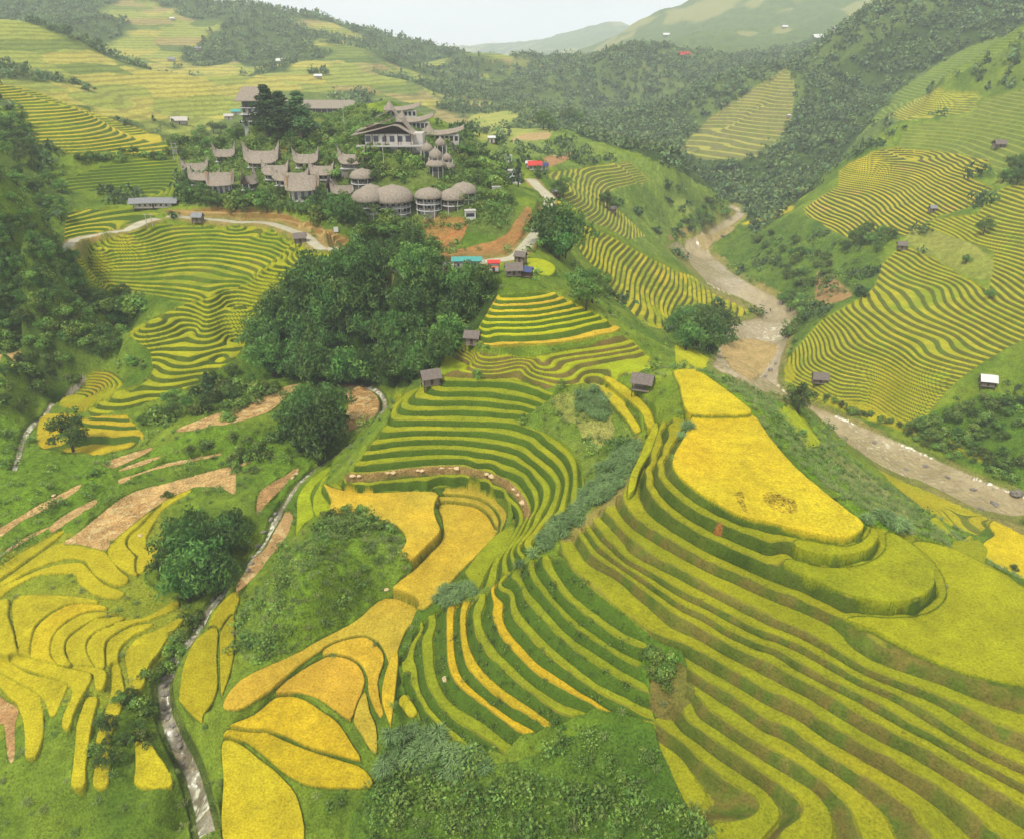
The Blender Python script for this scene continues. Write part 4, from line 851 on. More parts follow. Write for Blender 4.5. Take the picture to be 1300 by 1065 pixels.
# single, nameable trees
put('broad', 93, 573, 52, 'lone dark round tree among the small ochre plots beside the left stream')
put('pine', 268, 512, 42, 'dark blue green palm like tree at the foot of the yellow green spur')
put('broad', 1013, 523, 38, 'round dark green tree on the near river bank below the small hut')
put('pine', 341, 172, 58, 'tallest dark conifer on the hilltop in front of the long thatched hall', wide=1.8)
put('pine', 360, 176, 54, 'second dark conifer crowding the tallest one on the hilltop', wide=1.8)
put('pine', 383, 180, 58, 'right hand dark conifer of the hilltop group below the long roof', wide=1.8)
put('pine', 658, 238, 34, 'dark pointed tree beside the white houses where the road ends')
put('bush', 605, 478, 12, 'small round green bush on the gold plot below the square hut', cat='bush')
put('bush', 1288, 722, 8, 'tiny dark bush on the edge of the flat golden river field', cat='bush')
put('bush', 213, 630, 10, 'little bush on the bank above the wide harvested field', cat='bush')
put('bush', 290, 533, 14, 'small bush standing in the upper harvested paddy', cat='bush')
for u, v, h, wd in [(700, 322, 62, 1.), (716, 326, 60, 1.1), (708, 330, 50, 1.1), (690, 315, 44, .9)]:
    put('bamboo', u, v, h, 'dark bamboo clump in the tall crowns beside the right hand road bend', 'bamboo beside the road bend', 'bamboo', wd)
for u, v, h in [(735, 380, 40), (752, 385, 46), (744, 392, 40), (760, 372, 30)]:
    put('broad', u, v, h, 'dark green tree in the clump on the slope right of the gold strips', 'trees right of the gold strips')
for u, v, h in [(865, 428, 38), (880, 440, 46), (898, 446, 46), (912, 432, 40), (890, 425, 38), (870, 445, 36), (905, 450, 34)]:
    put('bamboo', u, v, h, 'bamboo clump in the grove at the river bend beside the gravel bar', 'bamboo grove at the river bend', 'bamboo', 1.15)
for u, v, h in [(250, 735, 84), (230, 715, 66), (275, 725, 80), (262, 752, 84), (240, 762, 72), (222, 738, 56), (290, 710, 66), (302, 690, 52), (280, 755, 66), (250, 690, 56)]:
    put('bamboo', u, v, h * .9, 'bamboo clump in the big bright green grove on the left bank of the stream', 'bamboo grove on the stream bank', 'bamboo', .92)
for u, v, h in [(395, 560, 66), (412, 575, 74), (380, 572, 56), (405, 590, 62), (425, 545, 56), (392, 530, 44), (378, 545, 44), (418, 520, 34)]:
    put('bamboo', u, v, h, 'bamboo clump in the grove beside the horseshoe shaped harvested field', 'bamboo grove beside the round harvested field', 'bamboo', 1.)
gx = [(345, 425), (360, 440), (378, 452), (395, 462), (412, 470), (430, 474), (448, 478), (466, 480), (486, 482), (505, 478), (522, 470), (350, 402), (372, 410), (392, 425), (412, 436), (432, 446), (455, 452), (478, 456), (500, 452), (520, 446), (540, 440),
      (375, 380), (396, 388), (418, 400), (440, 412), (462, 420), (486, 424), (508, 420), (530, 414), (552, 410), (570, 416), (585, 400), (400, 358), (420, 368), (444, 378), (466, 388), (490, 392), (512, 388), (534, 384), (556, 382), (578, 378), (600, 380), (612, 366),
      (432, 338), (452, 346), (474, 352), (498, 356), (520, 354), (544, 352), (500, 330), (520, 322), (540, 332), (480, 325), (505, 310), (528, 306), (548, 318), (460, 330), (600, 358), (588, 366), (560, 396), (572, 440), (556, 455), (540, 462), (335, 440), (350, 462), (372, 472), (396, 480)]
for u, v in gx:
    if random.random() < .1: continue
    hh_ = min(random.uniform(42, 60), max(14, v + 14 - 338)) if u > 560 else (random.uniform(24, 34) if v < 345 else random.uniform(38, 56))
    put('bamboo', u + random.uniform(-5, 5), v + random.uniform(-4, 4) + 14, hh_, 'feathery dark bamboo clump in the big grove filling the ravine below the village', 'bamboo in the big central grove', 'bamboo', random.uniform(.95, 1.2))
# scattered trees by area: outline, kinds, spacing px, height px, label, group
def inpoly(q, u, v):
    c = False; n = len(q)
    for i in range(n):
        (x1, y1), (x2, y2) = q[i], q[(i + 1) % n]
        if (y1 > v) != (y2 > v) and u < (x2 - x1) * (v - y1) / (y2 - y1) + x1: c = not c
    return c
def wood(poly, kinds, n, h, label, group, cat='tree', seed=0, mind=8):
    q = P(poly); r = random.Random(seed + n); pts = []; t = 0
    while len(pts) < n and t < n * 60:
        t += 1; u = r.uniform(q[:, 0].min(), q[:, 0].max()); v = r.uniform(q[:, 1].min(), q[:, 1].max())
        if inpoly(q, u, v) and all((u - a) ** 2 + (v - b) ** 2 > mind ** 2 for a, b in pts): pts.append((u, v))
    for u, v in pts:
        put(r.choice(kinds), u, v, r.uniform(*h), label, group, cat, r.uniform(.9, 1.25))
wood("0,300 30,290 60,310 90,330 110,360 120,390 90,410 60,430 20,420 0,430", ['broad', 'broad', 'bamboo'], 38, (14, 26), 'dark tree of the steep wood at the left edge below the left road end', 'trees of the left edge wood', seed=1, mind=13)
wood("110,380 150,372 190,385 165,415 160,440 185,465 140,470 110,450 90,430", ['broad', 'bush'], 18, (12, 26), 'small green tree in the gully left of the yellow green spur', 'trees in the gully left of the spur', seed=2, mind=10)
wood("0,150 40,160 60,190 80,200 70,225 85,250 80,290 60,300 0,290", ['broad'], 30, (12, 22), 'dark tree of the wood under the far left terraced hill', 'trees under the far left hill', seed=3, mind=11)
wood("95,200 150,196 215,195 214,202 150,204 100,210", ['broad', 'bush'], 12, (8, 14), 'tree of the hedge between the two far left rice slopes', 'hedge trees between the left rice slopes', seed=4, mind=8)
wood("215,180 240,170 300,165 330,185 330,200 280,215 235,205", ['broad', 'bush'], 22, (10, 18), 'green tree left of the horn roofed houses', 'trees left of the village', seed=5, mind=8)
wood("232,262 240,225 275,262 300,245 330,258 360,250 420,268 450,280 500,280 520,300 470,302 400,278 330,266", ['broad', 'bush', 'broad'], 40, (12, 24), 'bushy green tree at the foot of the village hill above the soil terraces', 'trees at the foot of the village hill', seed=6, mind=9)
wood("300,165 335,150 400,160 470,165 480,185 540,190 560,195 540,215 480,235 440,230 400,205 340,190", ['broad', 'bush', 'bush'], 62, (8, 18), 'rounded tree on the shrubby middle slope of the village hill', 'trees on the middle of the village hill', seed=7, mind=8)
wood("560,180 600,195 640,225 650,260 625,275 600,262 575,265 610,240 590,215", ['broad', 'bush'], 26, (12, 22), 'green tree on the right flank of the village hill', 'trees on the right flank of the village hill', seed=8, mind=9)
for u, v in [(408, 262), (416, 266), (425, 270), (433, 272), (441, 276), (449, 280), (457, 284), (437, 268)]:
    put('bamboo', u, v + 8, 30, 'bright lime green bamboo in the young row below the white houses', 'young bright bamboo row', 'bamboo', .8)
wood("330,590 350,560 372,550 300,555 240,560 210,590 330,600", ['bush'], 14, (8, 16), 'low bush between the upper and the wide harvested fields', 'bushes between the harvested fields', 'bush', 9, 9)
wood("240,500 300,470 330,480 340,500 300,520 250,530 200,545 170,540", ['broad', 'bush'], 20, (14, 26), 'green shrub or tree below the tip of the yellow green spur', 'shrubs below the spur tip', seed=10, mind=11)
wood("1090,300 1100,292 1130,300 1120,320 1085,330 1060,320", ['broad'], 10, (14, 22), 'dark tree in the row below the dense gold contours', 'trees below the gold contours', seed=11, mind=8)
wood("1000,430 1040,395 1020,380 985,380 1010,410", ['broad', 'bush'], 12, (12, 20), 'dark tree on the steep bank above the river bend', 'trees above the river bend', seed=12, mind=8)
wood("1270,235 1300,200 1300,236 1280,245", ['broad'], 6, (16, 26), 'dark tree at the right edge above the striped slope', 'trees at the right edge', seed=13, mind=8)
for u, v, h in [(1120, 300, 14), (1248, 298, 22), (1255, 380, 14), (1226, 335, 12), (770, 265, 22), (780, 270, 18), (715, 250, 26), (708, 252, 22), (690, 165, 24), (696, 165, 20), (720, 160, 24), (732, 162, 22), (719, 182, 8), (700, 150, 6)]:
    put('broad', u, v, h, 'isolated small dark tree on a far field margin', 'isolated far trees')
for u, v in [(826, 838), (836, 846), (846, 852), (838, 862), (850, 840), (828, 856), (843, 870)]:
    put('bush', u, v, random.uniform(16, 24), 'bright green bush in the patch where the fan strips meet the wide strips', 'bushes between the fan and the wide strips', 'bush')
wood('130,900 160,870 190,870 200,960 150,980 120,960', ['bush', 'broad'], 14, (14, 26), 'green bush between the lowest gold strips and the stream', 'bushes beside the lower stream', 'bush', 14, 11)
wood('180,860 200,870 205,830 230,790 250,770 262,765 235,830 215,850', ['bush'], 10, (10, 16), 'small bush on the left bank of the foaming stream', 'bushes beside the lower stream', 'bush', 15, 10)
wood('415,652 440,648 470,650 500,668 510,690 470,680 430,672', ['bush'], 9, (9, 16), 'dark bush on the top of the green knoll', 'bushes on the knoll', 'bush', 16, 10)
wood("1036,508 1120,540 1200,575 1290,615 1290,603 1200,560 1120,528 1045,503", ['bush', 'bush', 'broad'], 30, (7, 13), 'bush of the dense row on the far bank of the river', 'bushes on the far river bank', 'bush', 17, 8)
wood("1150,545 1225,512 1250,502 1300,518 1300,600 1200,560", ['bush', 'broad'], 30, (10, 18), 'green shrub on the wild slope below the white roofed hut', 'shrubs below the white roofed hut', 'bush', 18, 10)
wood("860,290 900,250 920,268 890,292 850,305", ['bush', 'broad'], 14, (6, 11), 'shrub on the grassy nose above the upper river', 'shrubs above the upper river', 'bush', 19, 8)
wood("1000,360 960,300 990,300 1060,330 1050,370", ['bush', 'broad'], 26, (8, 15), 'shrub on the green slope above the river bend', 'shrubs above the river bend', 'bush', 20, 9)
wood("1045,640 1000,560 985,530 1010,540 1060,590 1100,640 1090,655", ['bush'], 10, (5, 9), 'low shrub on the grassy slope right of the golden ridge field', 'shrubs right of the golden ridge field', 'bush', 21, 12)
wood("0,425 60,435 110,475 60,500 30,530 0,520", ['bush', 'broad'], 26, (9, 17), 'shrub on the steep bank above the left stream', 'shrubs above the left stream', 'bush', 22, 9)
wood("20,330 60,350 100,400 110,440 60,430 0,400", ['broad', 'bush'], 20, (12, 20), 'tree on the open flank of the left edge wood', 'trees on the flank of the left wood', seed=23, mind=10)
clean_protos()
# ------------------------------------------------------------------ woods and scrub nobody could count
def poly_mask(polys):
    M = np.zeros(SH, np.float32)
    for s in polys:
        xy = lpoly(s, None, False)
        if len(xy) > 2: m, w = raster(xy[:, :2]); M[w] = np.maximum(M[w], m)
    return M
CELL = (np.gradient(RR)[:, None] * RR[:, None] * (az[1] - az[0])) + 0 * X
FREE = (TW < .3) & (REG == 0)
def sample(dens, n_max, seed):
    r = np.random.default_rng(seed); lam = (dens * CELL).ravel(); tot = lam.sum(); n = int(min(tot, n_max))
    cs = np.cumsum(lam); k = np.searchsorted(cs, r.random(n) * cs[-1]); j, i = k // NA, k % NA
    x, y, z = X[j, i] + r.normal(size=n) * .3, Y[j, i] + r.normal(size=n) * .3, Z[j, i]
    print('scatter', round(tot), n); return x, y, z
def mass(name, label, cat, dens, n_max, kinds, smin, smax, cols, seed, nq, grow=0., leaf=.22, protos=None):
    x, y, z = sample(dens, n_max, seed); r = np.random.default_rng(seed + 1); given = protos is not None; protos = protos or []
    for k in range(0 if given else 6):
        c, ra = crown_pts(kinds[k % len(kinds)], 200 + k); c = np.array(c); hh = c[:, 2].max() + .6; c = c / hh; ra = np.array(ra) / hh * 1.25
        if kinds[k % len(kinds)] in ('broad', 'pine', 'bamboo'): c[:, 2] = (c[:, 2] - c[:, 2].min() * .6); c[:, :2] *= 1.1
        sel = np.random.default_rng(k).choice(len(c), min(len(c), 9), False)
        Q, K = leafset(c[sel], ra[sel], nq // 9 + 1, leaf, (1, 1, 1), k); protos.append((Q, K))
    Qs, Ks = [], []; pk = r.integers(0, 6, len(x)); rot = r.uniform(0, 6.28, len(x)); s = r.uniform(smin, smax, len(x)) * (1 + grow * np.clip(np.hypot(x, y) / 1000 - .4, 0, 2))
    ci = r.random(len(x))[:, None]; col = np.array(cols[0]) * (1 - ci) + np.array(cols[1]) * ci; col = col * r.uniform(.75, 1.25, (len(x), 1))
    for k in range(6):
        a = np.where(pk == k)[0]
        if not len(a): continue
        Q, K = protos[k]; ca_, sa_ = np.cos(rot[a])[:, None, None], np.sin(rot[a])[:, None, None]; q = Q[None]
        qq = np.stack([q[..., 0] * ca_ - q[..., 1] * sa_, q[..., 0] * sa_ + q[..., 1] * ca_, q[..., 2] + 0 * ca_], -1) * s[a][:, None, None, None]
        qq += np.stack([x[a], y[a], z[a] - .08 * s[a]], -1)[:, None, None, :]
        Qs.append(qq.reshape(-1, 4, 3)); Ks.append((K[None] * col[a][:, None, :]).reshape(-1, 3))
    return tag(quads_obj(name, np.concatenate(Qs), np.concatenate(Ks), ML), label, cat, kind='stuff')
wl = poly_mask(["730,170 820,150 900,200 960,195 1030,110 1100,60 1200,10 1340,-20 1340,20 1220,65 1140,115 1085,180 1020,250 960,300 940,262 880,240 820,200",
                "900,200 960,110 1010,60 1060,40 1100,20 1340,-60 1340,20 1220,65 1140,115 1085,180 1020,250 960,300"])
cl = .25 + .75 * sstep(.34, .55, fbm(X, Y, 55, 90, 3))
d1 = (np.maximum(wl, FARWOOD * (X > 0) * .9) * .024 * cl + FARWOOD * (X <= 0) * .007) * FREE * (DIST > 420) * (DIST < 1700)
mass('forest', 'dark mixed forest covering the hazy slopes above the river gorge', 'forest', d1, 27000, ['broad', 'pine', 'broad', 'bush'], 4.5, 10.5, [(.080, .125, .050), (.14, .19, .065)], 5, 30, .3)  # lightened tree tints carry part of the distance haze
d2 = sstep(.55, .66, fbm(X, Y, 46, 93, 2)) * .008 * FREE * (DIST > 260) * (DIST < 1300) * (1 - wl) * (TW < .3)
mass('thicket', 'clumps of trees dotted over the open hillsides', 'trees', d2, 3200, ['broad', 'bush'], 3.5, 8, [(.060, .115, .036), (.105, .165, .046)], 6, 45, .4)
HILL = poly_mask([SCRUB[1][0]])
d3 = poly_mask([s for s, a, b in SCRUB[:3]] + [SCRUB[4][0], SCRUB[5][0], SCRUB[13][0]]) * .05 * sstep(.3, .55, fbm(X, Y, 9, 95, 2)) + .018 * sstep(.45, .6, fbm(X, Y, 12, 96, 2)) * (DIST < 330) + .16 * poly_mask([SCRUB[11][0]]) + .13 * HILL * sstep(.25, .5, fbm(X, Y, 11, 97, 2)) + .05 * poly_mask([SCRUB[8][0]])
d3 = d3 * FREE * (DIST < 480)
mass('scrub', 'low leafy scrub on the wild banks between the terraces', 'scrub', d3 * (DIST > 185), 13000, ['bush'], 1.1, 3.0, [(.10, .175, .036), (.17, .25, .05)], 8, 36)
mass('undergrowth', 'dense leafy undergrowth on the near banks and at the bottom edge', 'undergrowth', d3 * (DIST <= 185), 3800, ['bush', 'broad'], 1.3, 4.2, [(.10, .18, .034), (.18, .27, .05)], 18, 150, leaf=.10)
def blades(seed):
    r = np.random.default_rng(seed); n = 150; a = r.uniform(0, 6.283, n); l = r.uniform(.15, .95, n); h = r.uniform(.6, 1.25, n); Q = []
    for i in range(n):
        o = np.array([math.cos(a[i]), math.sin(a[i]), 0]); s_ = np.array([-o[1], o[0], 0]) * .021; b0 = o * r.uniform(0, .5)
        p1_ = b0 + o * l[i] * .3 + np.array([0, 0, h[i] * .75]); p2_ = b0 + o * l[i] * .8 + np.array([0, 0, h[i] * .72])
        Q.append([b0 - s_, b0 + s_, p1_ + s_ * 1.5, p1_ - s_ * 1.5]); Q.append([p1_ - s_ * 1.5, p1_ + s_ * 1.5, p2_ + s_ * .3, p2_ - s_ * .3])
    return np.array(Q), np.repeat(r.uniform(.75, 1.3, (n, 1)), 2, 0) * np.ones((1, 3))
gm = poly_mask(["484,945 500,930 530,924 560,936 590,954 620,968 625,985 482,985", "552,772 560,757 575,750 590,740 603,745 600,757 585,768 562,778", "660,712 680,690 700,672 715,660 735,640 745,620 765,600 790,570 808,562 806,590 790,618 765,640 745,650 730,668 705,690 680,715 645,740 640,730",
                "735,505 755,498 772,515 768,535 750,530 735,520", "1096,662 1120,662 1150,675 1142,685 1112,678", "868,560 878,545 870,530 858,528"])
mass('tall_grass', 'arching grey green cane grass in tall tufts on the banks', 'tall grass', gm * 1.0 * FREE, 2600, None, 1.0, 2.3, [(.14, .22, .07), (.20, .29, .10)], 28, 0, protos=[blades(k) for k in range(6)])
mass('grass', 'rough grass and dry stalks on the knoll and open banks', 'grass', (poly_mask([SCRUB[8][0]]) * .5 + poly_mask([SCRUB[9][0]]) * .22 + .05 * (DIST < 200)) * FREE * (1 - gm), 7000, None, .5, 1.3, [(.15, .25, .05), (.26, .29, .10)], 38, 0, protos=[(b[0][:90], b[1][:90]) for b in map(blades, range(6))])
d4 = ((REG == 0) & (TW > .5) & ((np.ceil(LEV) - LEV) > TSH)) * poly_mask(["600,762 625,746 637,728 655,722 672,712 690,705 715,712 745,742 775,766 805,790 822,818 818,835 812,850 822,872 832,918 790,905 752,900 722,915 690,925 660,935 640,960 600,945 575,942 545,925 520,900 512,870 510,835 535,790 560,772"]) * .5
mass('weeds', 'leafy weeds on the banks of the fan shaped terraces', 'weeds', d4, 3500, ['bush'], .5, 1.1, [(.10, .18, .034), (.14, .23, .04)], 9, 30)
print('plants done', time.time() - T0)
# ------------------------------------------------------------------ buildings
M_TH = plain_mat('thatch', (172, 160, 142), (126, 116, 102), .9, 2.2, .1, stretch=(1, 1, .35), bump=.12)
M_TH2 = plain_mat('weathered_thatch', (140, 128, 118), (96, 88, 80), .9, 3., .1, bump=.1)
M_WL = plain_mat('plaster', (206, 200, 190), (178, 170, 158), .8, 1.5)
M_WH = plain_mat('white_paint', (226, 224, 220), (206, 204, 198), .6, 1.)
M_WD = plain_mat('dark_wood', (104, 78, 58), (70, 52, 40), .7, 4.)
M_WD2 = plain_mat('grey_wood', (150, 138, 122), (112, 102, 90), .85, 5.)
M_OC = plain_mat('ochre_trim', (182, 138, 66), (150, 110, 56), .7, 3.)
M_GL = plain_mat('window_glass', (58, 66, 74), (40, 46, 52), .12, 1., .6)
M_TEAL = plain_mat('teal_sheet', (86, 170, 158), (70, 148, 140), .5, 2.); M_RED = plain_mat('red_sheet', (214, 72, 60), (186, 58, 50), .55, 2.)
M_BLUE = plain_mat('blue_sheet', (70, 84, 130), (56, 64, 100), .5, 2.); M_GREY = plain_mat('grey_sheet', (150, 150, 150), (116, 116, 118), .5, 2.); M_PURP = plain_mat('purple_cloth', (92, 60, 150), (70, 46, 130), .8, 2.); M_ORG = plain_mat('orange_cloth', (230, 120, 40), (210, 96, 40), .8, 2.)
M_CON = plain_mat('concrete', (198, 194, 186), (170, 166, 156), .85, 1.5)
def spot(u, v):
    p = land(u, v, HF)[0]; return Vector(p), float(CP * p[1] - SP * (p[2] - CAMZ))
def bx(bm, x0, x1, y0, y1, z0, z1):
    vs = [bm.verts.new((x, y, z)) for z in (z0, z1) for x, y in ((x0, y0), (x1, y0), (x1, y1), (x0, y1))]
    for f in ((3, 2, 1, 0), (4, 5, 6, 7), (0, 1, 5, 4), (1, 2, 6, 5), (2, 3, 7, 6), (3, 0, 4, 7)): bm.faces.new([vs[i] for i in f])
def box(*a):
    bm = bmesh.new(); bx(bm, *a); return bm
def sheet(bm, grid, th=.25):           # closed slab from a grid of points
    n, m = len(grid), len(grid[0]); A = [[bm.verts.new(p) for p in r] for r in grid]; B = [[bm.verts.new((p[0], p[1], p[2] - th)) for p in r] for r in grid]
    for i in range(n - 1):
        for j in range(m - 1):
            bm.faces.new((A[i][j], A[i + 1][j], A[i + 1][j + 1], A[i][j + 1])); bm.faces.new((B[i][j], B[i][j + 1], B[i + 1][j + 1], B[i + 1][j]))
    for i in range(n - 1):
        for j in (0, m - 1): bm.faces.new((A[i][j], B[i][j], B[i + 1][j], A[i + 1][j]))
    for j in range(m - 1):
        for i in (0, n - 1): bm.faces.new((A[i][j], A[i][j + 1], B[i][j + 1], B[i][j]))
def lathe(bm, prof, seg=28, sx=1., sy=1.):
    rings = [[bm.verts.new((r * sx * math.cos(6.28318 * k / seg), r * sy * math.sin(6.28318 * k / seg), z)) for k in range(seg)] for r, z in prof]
    for a, b in zip(rings, rings[1:]):
        for k in range(seg): bm.faces.new((a[k], a[(k + 1) % seg], b[(k + 1) % seg], b[k]))
    bm.faces.new(rings[-1]); bm.faces.new(list(reversed(rings[0])))
def bld(name, pos, rz, label, cat, group=None):
    o = empty(name, pos, rz); tag(o, label, cat, group); return o
def round_body(o, r, h, z0, win=7, mat=None, balc=True, floors=1, sx=1.):
    bm = bmesh.new(); lathe(bm, [(r, z0 - 4), (r, z0 + h)], 20, sx); mobj('wall', bm, mat or M_WL, o)
    for fl in range(floors):
        zz = z0 + fl * h / floors
        for k in range(win):
            a = -math.pi / 2 + (k - (win - 1) / 2) * .42
            bm = bmesh.new(); c, s = math.cos(a), math.sin(a); hw, q = .55, h / floors
            for (t, zl, zh, rr) in ((hw, zz + .5, zz + q - .45, r + .06),):
                P_ = [((rr * sx) * c - t * s, rr * s + t * c, zl), ((rr * sx) * c + t * s, rr * s - t * c, zl), ((rr * sx) * c + t * s, rr * s - t * c, zh), ((rr * sx) * c - t * s, rr * s + t * c, zh)]
                inn = [(x * .9, y * .9, z) for x, y, z in P_]; v1 = [bm.verts.new(p) for p in P_]; v2 = [bm.verts.new(p) for p in inn]
                bm.faces.new(v1); bm.faces.new(list(reversed(v2)))
                for i in range(4): bm.faces.new((v1[i], v2[i], v2[(i + 1) % 4], v1[(i + 1) % 4]))
            mobj('window', bm, M_GL, o)
        if balc:
            bm = bmesh.new(); lathe(bm, [(r + 1.2, zz - .25), (r + 1.2, zz)], 24, sx)
            for k in range(16):
                a = 6.283 * k / 16; x, y = (r + 1.12) * sx * math.cos(a), (r + 1.12) * math.sin(a); bx(bm, x - .05, x + .05, y - .05, y + .05, zz, zz + .9)
            mobj('balcony', bm, M_WH, o)
            bm = bmesh.new(); lathe(bm, [(r + 1.16, zz + .82), (r + 1.16, zz + .92), (r + 1.08, zz + .92), (r + 1.08, zz + .82)], 24, sx); mobj('railing', bm, M_WD2, o)
    for k in range(8):
        a = 6.283 * (k + .5) / 8; x, y = (r + 1.05) * sx * math.cos(a), (r + 1.05) * math.sin(a); mobj('post', box(x - .09, x + .09, y - .09, y + .09, z0 - 3.5, z0 + h + .3), M_WH, o)
def dome_cottage(u, v, wpx, rise, floors, label, sx=1., z0=-.3):
    p, d = spot(u, v); R_ = wpx * 1.08 * d / F_PX / 2; o = bld('thatched_dome_cottage', p, math.atan2(-p.x, p.y) * .9, label, 'cottage', 'round thatched cottages')
    h = 2.35 * floors; r = R_ * .72; round_body(o, r / 1, h, z0, 7, M_WL if floors > 1 else M_WD2, True, floors, sx)
    hh = R_ * rise * 1.12; n = 9; prof = [(R_ * 1.0, z0 + h - .45), (R_ * 1.03, z0 + h - .2)]
    for i in range(1, n):
        t = i / n; prof.append((R_ * math.cos(t * math.pi / 2) ** .85 * 1.02, z0 + h - .2 + hh * math.sin(t * math.pi / 2)))
    prof.append((.12, z0 + h + hh * 1.08)); bm = bmesh.new(); lathe(bm, prof, 36, sx); mobj('roof', bm, M_TH, o, True); return o
def saddle(L, W, zr, drop, rise, hornw=.35, k=4., nu=21, nv=9, lean=.18):
    """thatched saddle roof whose ridge sweeps up into a pointed horn at each end"""
    g = []
    for i in range(nu):
        t = -1 + 2 * i / (nu - 1); a = abs(t); up = rise * (a ** k if k else 0); row = []
        wd = W * (1 - (1 - hornw) * a ** 3)
        for j in range(nv):
            s = -1 + 2 * j / (nv - 1); zz = zr + up - (drop + up * .62) * abs(s) ** .85; row.append((t * L * (1 + lean * a * a * (1 - abs(s) * .5)), s * wd, zz))
        g.append(row)
    return g
def horn_cottage(u, v, wpx, rise, label, rz=0., trim=False, Wf=.5, floors=1, gable=True, z0=.2, mat=None):
    p, d = spot(u, v); L = wpx * d / F_PX / 2 / 1.18; L *= 1.3; o = bld('horned_thatched_cottage', p, rz, label, 'cottage', 'horn roofed thatched cottages')
    W = L * Wf; h = 2.5 * floors; zr = z0 + h + W * 1.15; bm = bmesh.new(); sheet(bm, saddle(L, W * 1.3, zr, W * 1.35, rise * L * 1.65, .55, 6.), .22); mobj('roof', bm, mat or M_TH, o)
    mobj('wall', box(-L * .72, L * .72, -W * .75, W * .75, z0 - 4, z0 + h - .15), M_WL if floors > 1 else M_WD2, o)
    for s in (-1, 1):                  # gable of timber and glass under each horn
        x = s * L * .86; g = bmesh.new(); v1 = [g.verts.new(q) for q in ((x, -W * .72, z0 + h - .3), (x, W * .72, z0 + h - .3), (x, 0, zr + rise * L * .45))]; v2 = [g.verts.new((q.co.x - s * .25, q.co.y, q.co.z)) for q in v1]
        g.faces.new(v1); g.faces.new(list(reversed(v2)))
        for i in range(3): g.faces.new((v1[i], v2[i], v2[(i + 1) % 3], v1[(i + 1) % 3]))
        gb = mobj('gable', g, M_WD, o)
        g = bmesh.new(); bx(g, x + s * .02 - .1, x + s * .02 + .1, -W * .4, W * .4, z0 + .3, z0 + h - .1); mobj('window', g, M_GL, o)
        for y in (-W * .62, 0, W * .62): mobj('post', box(x - .09, x + .09, y - .09, y + .09, z0 - 3.5, z0 + h - .2), M_WH, o)
        if trim:
            for q in (-1, 1):
                bm = bmesh.new(); tube(bm, [(x * 1.08, q * W * .8, z0 + h - .2), (x * 1.1, q * W * .3, zr + rise * L * .2), (x * 1.2, 0, zr + rise * L * .95)], [.16, .16, .1], 5); mobj('barge_board', bm, M_OC, o)
    for k in range(3):
        for q in (-1, 1):
            xx = L * (-.45 + .45 * k); mobj('window', box(xx - .6, xx + .6, q * W * .75 - .06, q * W * .75 + .06, z0 + .5, z0 + h - .6), M_GL, o)
    mobj('deck', box(-L * .95, L * .95, -W * 1.0, W * 1.0, z0 - .3, z0 - .05), M_WH, o)
    return o
# round and double domed cottages on the brow of the hill
dome_cottage(500, 268, 46, .62, 2, 'wide two storey dome cottage, largest of the brow row, white balconies', 1.05)
dome_cottage(467, 268, 36, .62, 2, 'two storey dome cottage tucked left of the widest dome cottage')
dome_cottage(472, 256, 32, .75, 1, 'dome cottage roof rising behind the left two storey dome cottage')
dome_cottage(545, 264, 33, .52, 2, 'single round dome cottage above the brown soil bank')
dome_cottage(575, 258, 31, .62, 1, 'middle dome cottage of the right hand three')
dome_cottage(589, 250, 30, .62, 1, 'rear dome cottage of the right hand three, beside white steps')
dome_cottage(461, 231, 30, .55, 1, 'low dome cottage joined to a horned roof on the hillside')
# onion towers
def onion(u, v, wpx, label, h=3., tiers=1):
    p, d = spot(u, v); R_ = wpx * d / F_PX / 2; o = bld('onion_roofed_pavilion', p, 0, label, 'pavilion', 'onion roofed pavilions'); round_body(o, R_ * .7, h, 1., 6, M_WD2, False)
    z = 1 + h; prof = [(R_ * .9, z - .2), (R_, z + R_ * .25), (R_ * .96, z + R_ * .6), (R_ * .74, z + R_ * .95), (R_ * .42, z + R_ * 1.2), (R_ * .16, z + R_ * 1.42), (.05, z + R_ * 1.75)]
    bm = bmesh.new(); lathe(bm, prof, 28); mobj('roof', bm, M_TH, o, True)
    if tiers > 1: bm = bmesh.new(); lathe(bm, [(R_ * 1.55, z - 3.0), (R_ * 1.5, z - 2.2), (R_ * 1.1, z - 1.), (R_ * .5, z - .1)], 28); mobj('lower_roof', bm, M_TH, o, True)
onion(543, 205, 15, 'small onion pavilion left of the onion roof cluster'); onion(560, 204, 14, 'highest onion pavilion at the back of the cluster', 5.)
onion(554, 222, 17, 'front onion pavilion standing over a wide round lower roof', 5.5, 2); onion(568, 218, 13, 'right hand onion pavilion over a lower round roof', 3.5, 2)
# horned cottages
horn_cottage(287, 205, 22, .55, 'small horned cottage highest at the left of the village', .15)
horn_cottage(335, 212, 36, .42, 'horned cottage with two tall even horns above the glass fronted one', 0.)
horn_cottage(390, 213, 26, .42, 'horned cottage with leaf shaped horns in the middle of the upper row', .05)
horn_cottage(448, 214, 28, .5, 'horned cottage behind the low dome cottage', -.1)
horn_cottage(262, 235, 34, .2, 'long swooping roof cottage at the left end of the village', -.12, Wf=.32)
horn_cottage(283, 248, 27, .12, 'two storey cottage with a tall blunt roof and ochre gable edges, left group', .25, True, .7, 2)
horn_cottage(371, 236, 40, .25, 'long curved roof cottage sweeping down behind the ochre edged one', -.2, Wf=.3)
horn_cottage(386, 254, 34, .1, 'two storey cottage with a broad roof and ochre gable edges, middle group', .2, True, .65, 2)
horn_cottage(318, 240, 24, .55, 'front facing horned cottage with a white framed glass gable on the left', 1.45, False, .5)
horn_cottage(422, 245, 22, .6, 'front facing horned cottage with a white framed glass gable on the right', 1.6, False, .5)
